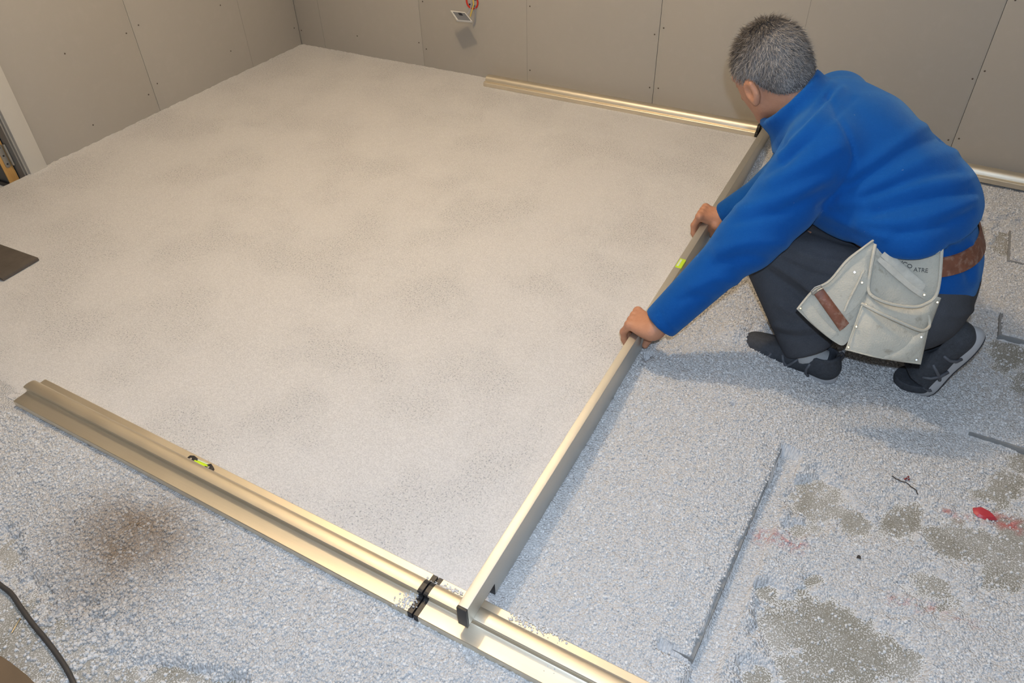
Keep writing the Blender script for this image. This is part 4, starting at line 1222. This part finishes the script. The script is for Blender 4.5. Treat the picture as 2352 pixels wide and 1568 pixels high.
# brown leather hammer strap with its buckle
st_ = sheet('hammer_strap', [(1869, 675), (1881, 668), (1891, 663)], [(1929, 760), (1940, 752), (1950, 742)], 0.026, 0.006, M['leather'], 0.006)
mb = MB(); mb.tube([pp_(1868, 676, 0.030), pp_(1878, 668, 0.032), pp_(1890, 662, 0.030), pp_(1885, 655, 0.028), pp_(1872, 660, 0.028), pp_(1863, 669, 0.028), pp_(1868, 676, 0.030)], 0.0022, 8); mb.build('buckle', M['steel'], st_)
# text printed on the panel above the big pocket
big_in = sheet('pocket_lining', [(2014, 566), (2060, 562), (2110, 566), (2163, 560)], [(1998, 668), (2050, 700), (2110, 704), (2150, 678)], 0.006, -0.004, M['suede'], 0.002)
sheet('pencil_strip', [(2022, 588), (2030, 580), (2038, 572)], [(2112, 672), (2122, 664), (2126, 652)], 0.012, 0.004, M['strip'], 0.004)
sheet('flap', [(2014, 598), (2050, 632), (2090, 665), (2122, 687)], [(2022, 590), (2060, 620), (2100, 655), (2130, 674)], 0.013, 0.001, M['strip'], 0.003)
big = sheet('big_pocket', [(1995, 668), (2010, 684), (2050, 699), (2100, 705), (2126, 698), (2148, 682), (2162, 684)], [(1976, 706), (2010, 728), (2050, 745), (2095, 760), (2120, 766), (2130, 760), (2140, 742)], 0.012, 0.022, M['suede'])
cord('rim', [(2010, 562), (2003, 600), (1996, 640), (1995, 668), (2010, 684), (2050, 699), (2100, 705), (2126, 698), (2148, 682), (2157, 650), (2161, 605), (2164, 560)], lambda t: 0.012+0.026*math.exp(-((t-0.52)/0.22)**2), 0.0040, M['suede'], 48)
low = sheet('front_pocket', [(1979, 698), (2002, 710), (2026, 722), (2075, 744), (2115, 761), (2134, 752)], [(1942, 804), (1975, 812), (2005, 820), (2050, 828), (2085, 833), (2115, 837)], 0.022, 0.018, M['suede'])
cord('rim', [(1979, 697), (2002, 709), (2026, 721), (2075, 743), (2112, 758), (2128, 756), (2135, 745), (2133, 722)], lambda t: 0.027+0.022*math.sin(math.pi*min(1, t*1.1)), 0.0038, M['suede'], 36)
sheet('corner_patch', [(2024, 824), (2060, 798), (2095, 775), (2128, 758)], [(2060, 829), (2085, 828), (2100, 815), (2122, 790)], 0.0305, 0.010, M['suede'], 0.002)
cord('seam', [(1981, 700), (1968, 735), (1955, 770), (1943, 803)], 0.030, 0.0016, M['stitch'])
cord('seam', [(1946, 803), (2000, 817), (2060, 827), (2113, 834)], 0.0295, 0.0014, M['stitch'])
cord('strap_loop', [(2120, 588), (2122, 578), (2136, 573), (2150, 569), (2158, 573), (2152, 580), (2135, 583)], 0.016, 0.0028, M['suede'])
for i, (x, y, o) in enumerate([(1963, 625, 0.026), (1980, 649, 0.026), (2150, 573, 0.018), (2123, 677, 0.022), (1998, 673, 0.022), (1989, 700, 0.031), (1967, 750, 0.033), (1949, 797, 0.030), (2116, 774, 0.034), (2105, 826, 0.031), (1839, 708, 0.020), (2153, 694, 0.022)]):
    mb = MB(); mb.disc(pp_(x, y, o), VIEW, 0.0031, 0.0020, 12); mb.build('rivet', M['chrome'] if i in (0, 9, 2, 8) else M['brass'], pouch, smooth=True)
def text_mesh(txt, x0, y0, x1, y1, off, size_px):
    cu = bpy.data.curves.new('print', 'FONT'); cu.body = txt; cu.size = 1.0
    to = bpy.data.objects.new('print', cu); COL.objects.link(to)
    dg = bpy.context.evaluated_depsgraph_get(); me = bpy.data.meshes.new_from_object(to.evaluated_get(dg))
    bpy.data.objects.remove(to)
    co = np.array([v.co[:] for v in me.vertices]); w = co[:, 0].max()
    dx, dy = x1-x0, y1-y0; L = math.hypot(dx, dy); ux, uy = dx/L, dy/L
    out = []
    for c in co:
        t = c[0]/w*L; h = c[1]*size_px
        out.append(pp_(x0+ux*t+uy*h, y0+uy*t-ux*h, off))
    F = [tuple(p.vertices) for p in me.polygons]
    bpy.data.meshes.remove(me)
    return mesh('print', out, F, M['ink'], pouch)
text_mesh('ICO', 2068, 606, 2093, 617, 0.0115, 13)
text_mesh('ATRE', 2098, 623, 2131, 626, 0.0115, 14)
mb = MB(); mb.add([pp_(2036, 562, 0.012), pp_(2048, 568, 0.012), pp_(2040, 578, 0.012), pp_(2030, 572, 0.012), pp_(2042, 566, 0.0125)], [(0, 1, 4), (1, 2, 4), (2, 3, 4), (3, 0, 4)]); mb.build('print', M['ink'], pouch)

# belt: leather band round the waist over the fleece
BC = np.array([0.112, 1.880, 0.374]); BN = unit((-0.14, 0.0, 1.0)); BU = unit(np.array([1.0, 0, 0])-BN*BN[0]); BVv = np.cross(BN, BU)
V = []; F = []; nb = 72
ts = np.linspace(-1.42, 1.9, nb); dirs = np.cos(ts)[:, None]*BU+np.sin(ts)[:, None]*BVv
rad = {}
for h in (-0.021, 0.021):
    r_ = np.full(nb, 0.05)
    for _ in range(60):
        r_ -= 0.7*(torso_sdf((BC+BN*h+dirs*r_[:, None]).astype(np.float32), 0.0, 0.05, None, LOWST))
    rad[h] = np.convolve(np.pad(r_, 3, mode='edge'), np.ones(7)/7, 'valid')
for i in range(nb):
    for h, g in ((-0.021, 0.001), (0.021, 0.003), (0.021, 0.008), (-0.021, 0.006)):
        V.append(BC+BN*h+dirs[i]*(rad[h][i]+g))
for i in range(nb-1):
    for k in range(4):
        l = (k+1) % 4; j = i+1; F.append((i*4+k, i*4+l, j*4+l, j*4+k))
F += [(0, 1, 2, 3), ((nb-1)*4+3, (nb-1)*4+2, (nb-1)*4+1, (nb-1)*4)]
mb = MB(); mb.add(V, F); mb.build('belt', M['leather'], pouch, smooth=True)
mb = MB(); mb.tube([at(2196, 548, 1.79), at(2199, 560, 1.79), at(2200, 574, 1.792)], 0.002, 6); mb.build('belt_keeper', M['stitch'], pouch)

# ------------------------------------------------------------------ small things
# wall box with a loose switch plate dangling on its wires
wb = ground(1085, 12, 0.0)
def on_back(px, py, off=0.0):
    d = ray(px, py); return CPOS+d*((YB-off)/d[1])
bc = on_back(1085, 4)
box = empty('wall_box', tuple(bc)); tag(box, 'round red electrical box set in the back wall with wires poking out', 'wall box')
def ringmesh(c, r0, r1, y0, y1, n=28):
    V = []; F = []
    for r, y in ((r0, y0), (r1, y0), (r1, y1), (r0, y1)):
        for k in range(n):
            t = 2*math.pi*k/n; V.append((c[0]+r*math.cos(t), y, c[2]+r*math.sin(t)))
    for i in range(4):
        for k in range(n):
            l = (k+1) % n; j = (i+1) % 4; F.append((i*n+k, i*n+l, j*n+l, j*n+k))
    return V, F
mb = MB(); mb.add(*ringmesh(bc, 0.027, 0.034, YB-0.004, YB+0.006)); mb.build('box_rim', M['red'], box, smooth=True)
mb = MB(); mb.disc((bc[0], YB+0.004, bc[2]), (0, -1, 0), 0.028, 0.002, 24); mb.build('box_inside', simple('box_inside_red', (0.22, 0.02, 0.015), 0.6), box)
mb = MB()
for t in (0.6, 2.2, 3.9, 5.3): mb.box((bc[0]+0.020*math.cos(t)-0.005, YB-0.001, bc[2]+0.020*math.sin(t)-0.004), (bc[0]+0.020*math.cos(t)+0.005, YB+0.004, bc[2]+0.020*math.sin(t)+0.004))
mb.build('knockout_holes', M['dark'], box)
mb = MB(); mb.tube([tuple(bc+np.array([0.004, 0, 0.008])), on_back(1088, 10, 0.02), on_back(1084, 24, 0.04), on_back(1080, 38, 0.05)], 0.0032, 8); mb.build('yellow_wire', M['yellow'], box, True)
mb = MB(); mb.tube([tuple(bc+np.array([-0.006, 0, 0.0])), on_back(1082, 16, 0.02), on_back(1077, 28, 0.045), on_back(1072, 34, 0.055)], 0.0028, 8); mb.build('grey_wire', M['greywire'], box, True)
mb = MB(); mb.tube([tuple(bc+np.array([0.012, 0, -0.006])), on_back(1092, 26, 0.012), on_back(1091, 50, 0.006), on_back(1087, 60, 0.006)], 0.0018, 6); mb.build('thin_wire', M['greywire'], box, True)
pl = empty('switch_plate', tuple(on_back(1060, 42, 0.06))); tag(pl, 'white square switch plate dangling from the red wall box', 'switch plate')
A_, B_, C_, D_ = [on_back(x, y, o) for x, y, o in ((1034, 28, 0.085), (1068, 32, 0.055), (1085, 53, 0.085), (1049, 50, 0.115))]
nrm_ = unit(np.cross(B_-A_, D_-A_)); nrm_ = nrm_ if nrm_[2] > 0 else -nrm_
def slab(pts, t, name, mat, bev):
    mb = MB(); V = [np.array(p) for p in pts]+[np.array(p)+nrm_*t for p in pts]
    mb.add(V, [(3, 2, 1, 0), (4, 5, 6, 7), (0, 1, 5, 4), (1, 2, 6, 5), (2, 3, 7, 6), (3, 0, 4, 7)]); return mb.build(name, mat, pl, bevel=bev)
slab((A_, B_, C_, D_), 0.012, 'frame', M['plate'], 0.002)
m_ = (A_+B_+C_+D_)/4
sh_ = (D_-A_)*0.08
slab([m_+(p-m_)*0.80+sh_+nrm_*0.0115 for p in (A_, B_, C_, D_)], 0.002, 'back_recess', M['platedark'], 0.0)
slab([m_+(p-m_)*0.20-(D_-A_)*0.1+nrm_*0.0135 for p in (A_, B_, C_, D_)], 0.004, 'socket_stub', M['dark'], 0.0)

# dark kneeling board at the left edge of the frame
k0 = ground(88, 592, 0.012)
mb = MB(); Mk = Matrix.Translation((k0[0], k0[1], 0.0026)) @ Matrix.Rotation(math.radians(1.5), 4, 'Z')
# corner nearest the centre sits at k0
mb.box((-0.62, -0.135, 0.0), (0.0, 0.0, 0.011), Mk)
kb = mb.build('kneeling_board', M['dboard'], None, bevel=0.0015); tag(kb, 'dark brown flat board lying on the levelled fill at the left edge', 'board')

# thin boards under the spilled fill on the right
mb = MB(); q = [(board_edge(0.772), 0.772), (board_edge(1.42), 1.42), (-0.40, 1.435), (-0.43, 0.79)]
mb.add([(x, y, ZF+0.0005) for x, y in q]+[(x, y, ZF+0.027) for x, y in q], [(3, 2, 1, 0), (4, 5, 6, 7), (0, 1, 5, 4), (1, 2, 6, 5), (2, 3, 7, 6), (3, 0, 4, 7)])
tag(mb.build('floor_board', M['fibre'], None, bevel=0.001), 'thin grey board buried under the fill right of the straightedge', 'board', 'thin boards under the fill')
lb = ['thin grey board edge half buried right of the propped shoe', 'thin grey board edge behind the propped shoe near the right edge', 'thin grey board edge farthest back near the right edge']
for (x0, x1, y0, y1, t), l in zip(BOARDS, lb):
    mb = MB(); mb.box((x0, y0, ZF+0.0005), (x1, y1, ZF+t)); tag(mb.build('floor_board', M['fibre'], None, bevel=0.001), l, 'board', 'thin boards under the fill')

# dark cable, nail and cardboard in the lower left corner
cpts = [(-60, 1285), (-5, 1338), (25, 1362), (48, 1395), (75, 1432), (105, 1468), (135, 1508), (158, 1545), (178, 1590), (200, 1650)]
P = [tuple(ground(x, y, ZF+0.0075)) for x, y in smooth_path(cpts, 40)]
P = [(-2.55, 0.10, ZF+0.0075), (-2.2, 0.22, ZF+0.0075), (-1.9, 0.30, ZF+0.0075), (-1.7, 0.31, ZF+0.0075)]+P+[(-0.98, 0.02, ZF+0.0075), (-0.85, -0.18, ZF+0.0075), (-0.6, -0.4, ZF+0.0075)]
P = smooth_path(P, 90)
mb = MB(); mb.tube(P, 0.0052, 10); tag(mb.build('power_cable', M['cable'], None, True), 'dark rubber cable lying on the floor in the lower left corner', 'cable')
n0, n1 = ground(46, 1421, ZF+0.003), ground(27, 1453, ZF+0.002)
nl = empty('nail', tuple(n1)); tag(nl, 'small bent steel nail beside the dark cable', 'nail')
mb = MB(); mb.tube([n0+np.array([0.001, 0, 0.001]), n0*0.8+n1*0.2, n0*0.4+n1*0.6, n1], 0.0013, 8); mb.build('shank', M['brass'], nl, True)
mb = MB(); mb.disc(n0+np.array([0.001, 0, 0.001]), n0-n1, 0.0032, 0.001, 10); mb.build('head', M['brass'], nl)
c0, c1, c2, c3 = [ground(x, y, 0.0) for x, y in ((-40, 1478), (30, 1524), (110, 1580), (-40, 1640))]
mb = MB()
top = [ground(x, y, -0.012) for x, y in ((-120, 1430), (20, 1517), (60, 1548), (150, 1640), (-120, 1700))]
V = [np.array(p) for p in top]+[np.array([p[0], p[1], ZF+0.001]) for p in top]
mb.add(V, [(0, 1, 2, 3, 4), (9, 8, 7, 6, 5)]+[(i, 5+i, 5+(i+1) % 5, (i+1) % 5) for i in range(5)])
tag(mb.build('cardboard_sheet', M['card'], None, bevel=0.002), 'brown cardboard offcut at the very bottom left corner', 'cardboard')

# scraps on the concrete
rp = [(2234, 1166), (2250, 1163), (2272, 1174), (2284, 1184), (2291, 1194), (2280, 1194), (2262, 1193), (2246, 1187), (2236, 1178)]
def zt(p): return max(float(loose_h(np.array([p[0]]), np.array([p[1]]))[0]), 0.0)
rc_ = ground(2262, 1180, ZF); rz = ZF+zt(rc_)+0.0015
V = [ground(x, y, rz) for x, y in rp]; n = len(V); cc = sum(V)/n
V2 = [cc+(p-cc)*0.7+np.array([0, 0, 0.006]) for p in V]
mb = MB(); mb.add(V+V2+[cc+np.array([0, 0, 0.007])], [tuple(range(n))[::-1]]+[(i, (i+1) % n, n+(i+1) % n, n+i) for i in range(n)]+[(n+i, n+(i+1) % n, 2*n) for i in range(n)])
tag(mb.build('plastic_scrap', simple('scrap_red', (0.50, 0.045, 0.06), 0.4), None, True), 'small shiny red plastic scrap on the dusty concrete', 'scrap')
tw = smooth_path([(2044, 1102), (2056, 1108), (2070, 1113), (2078, 1115), (2088, 1124), (2098, 1132), (2107, 1139)], 16)
P = []
for i, (x, y) in enumerate(tw):
    g = ground(x, y, ZF); P.append(np.array([g[0], g[1], ZF+zt(g)+0.003]))
two = empty('twig', tuple(P[0])); tag(two, 'thin dark twig with tiny red tips lying on the fill', 'twig')
mb = MB(); mb.tube(P, 0.0013, 6); mb.build('stem', M['twig'], two, True)
for dx, dy in ((2, -6), (6, -9), (-2, -3), (7, -3)):
    g = ground(2076+dx, 1112+dy, ZF); g[2] = ZF+zt(g)+0.004
    mb = MB(); mb.disc(g, (0.2, 0.1, 1), 0.0025, 0.003, 8); mb.build('bud', simple('bud_red', (0.22, 0.05, 0.05), 0.7), two)
g = ground(1970, 1285, ZF); g[2] = ZF+zt(g)+0.002
mb = MB(); mb.add([g+np.array(v)*0.005 for v in ((-1, -1, 0), (1, -0.8, 0), (0.6, 0.9, 0), (-0.7, 0.7, 0), (-0.3, 0, 1.4), (0.5, -0.1, 0.9))], [(3, 2, 1, 0), (0, 1, 5, 4), (1, 2, 5), (2, 3, 4, 5), (3, 0, 4)])
tag(mb.build('stone_chip', M['twig'], None), 'tiny dark stone chip on the white dust', 'stone chip')
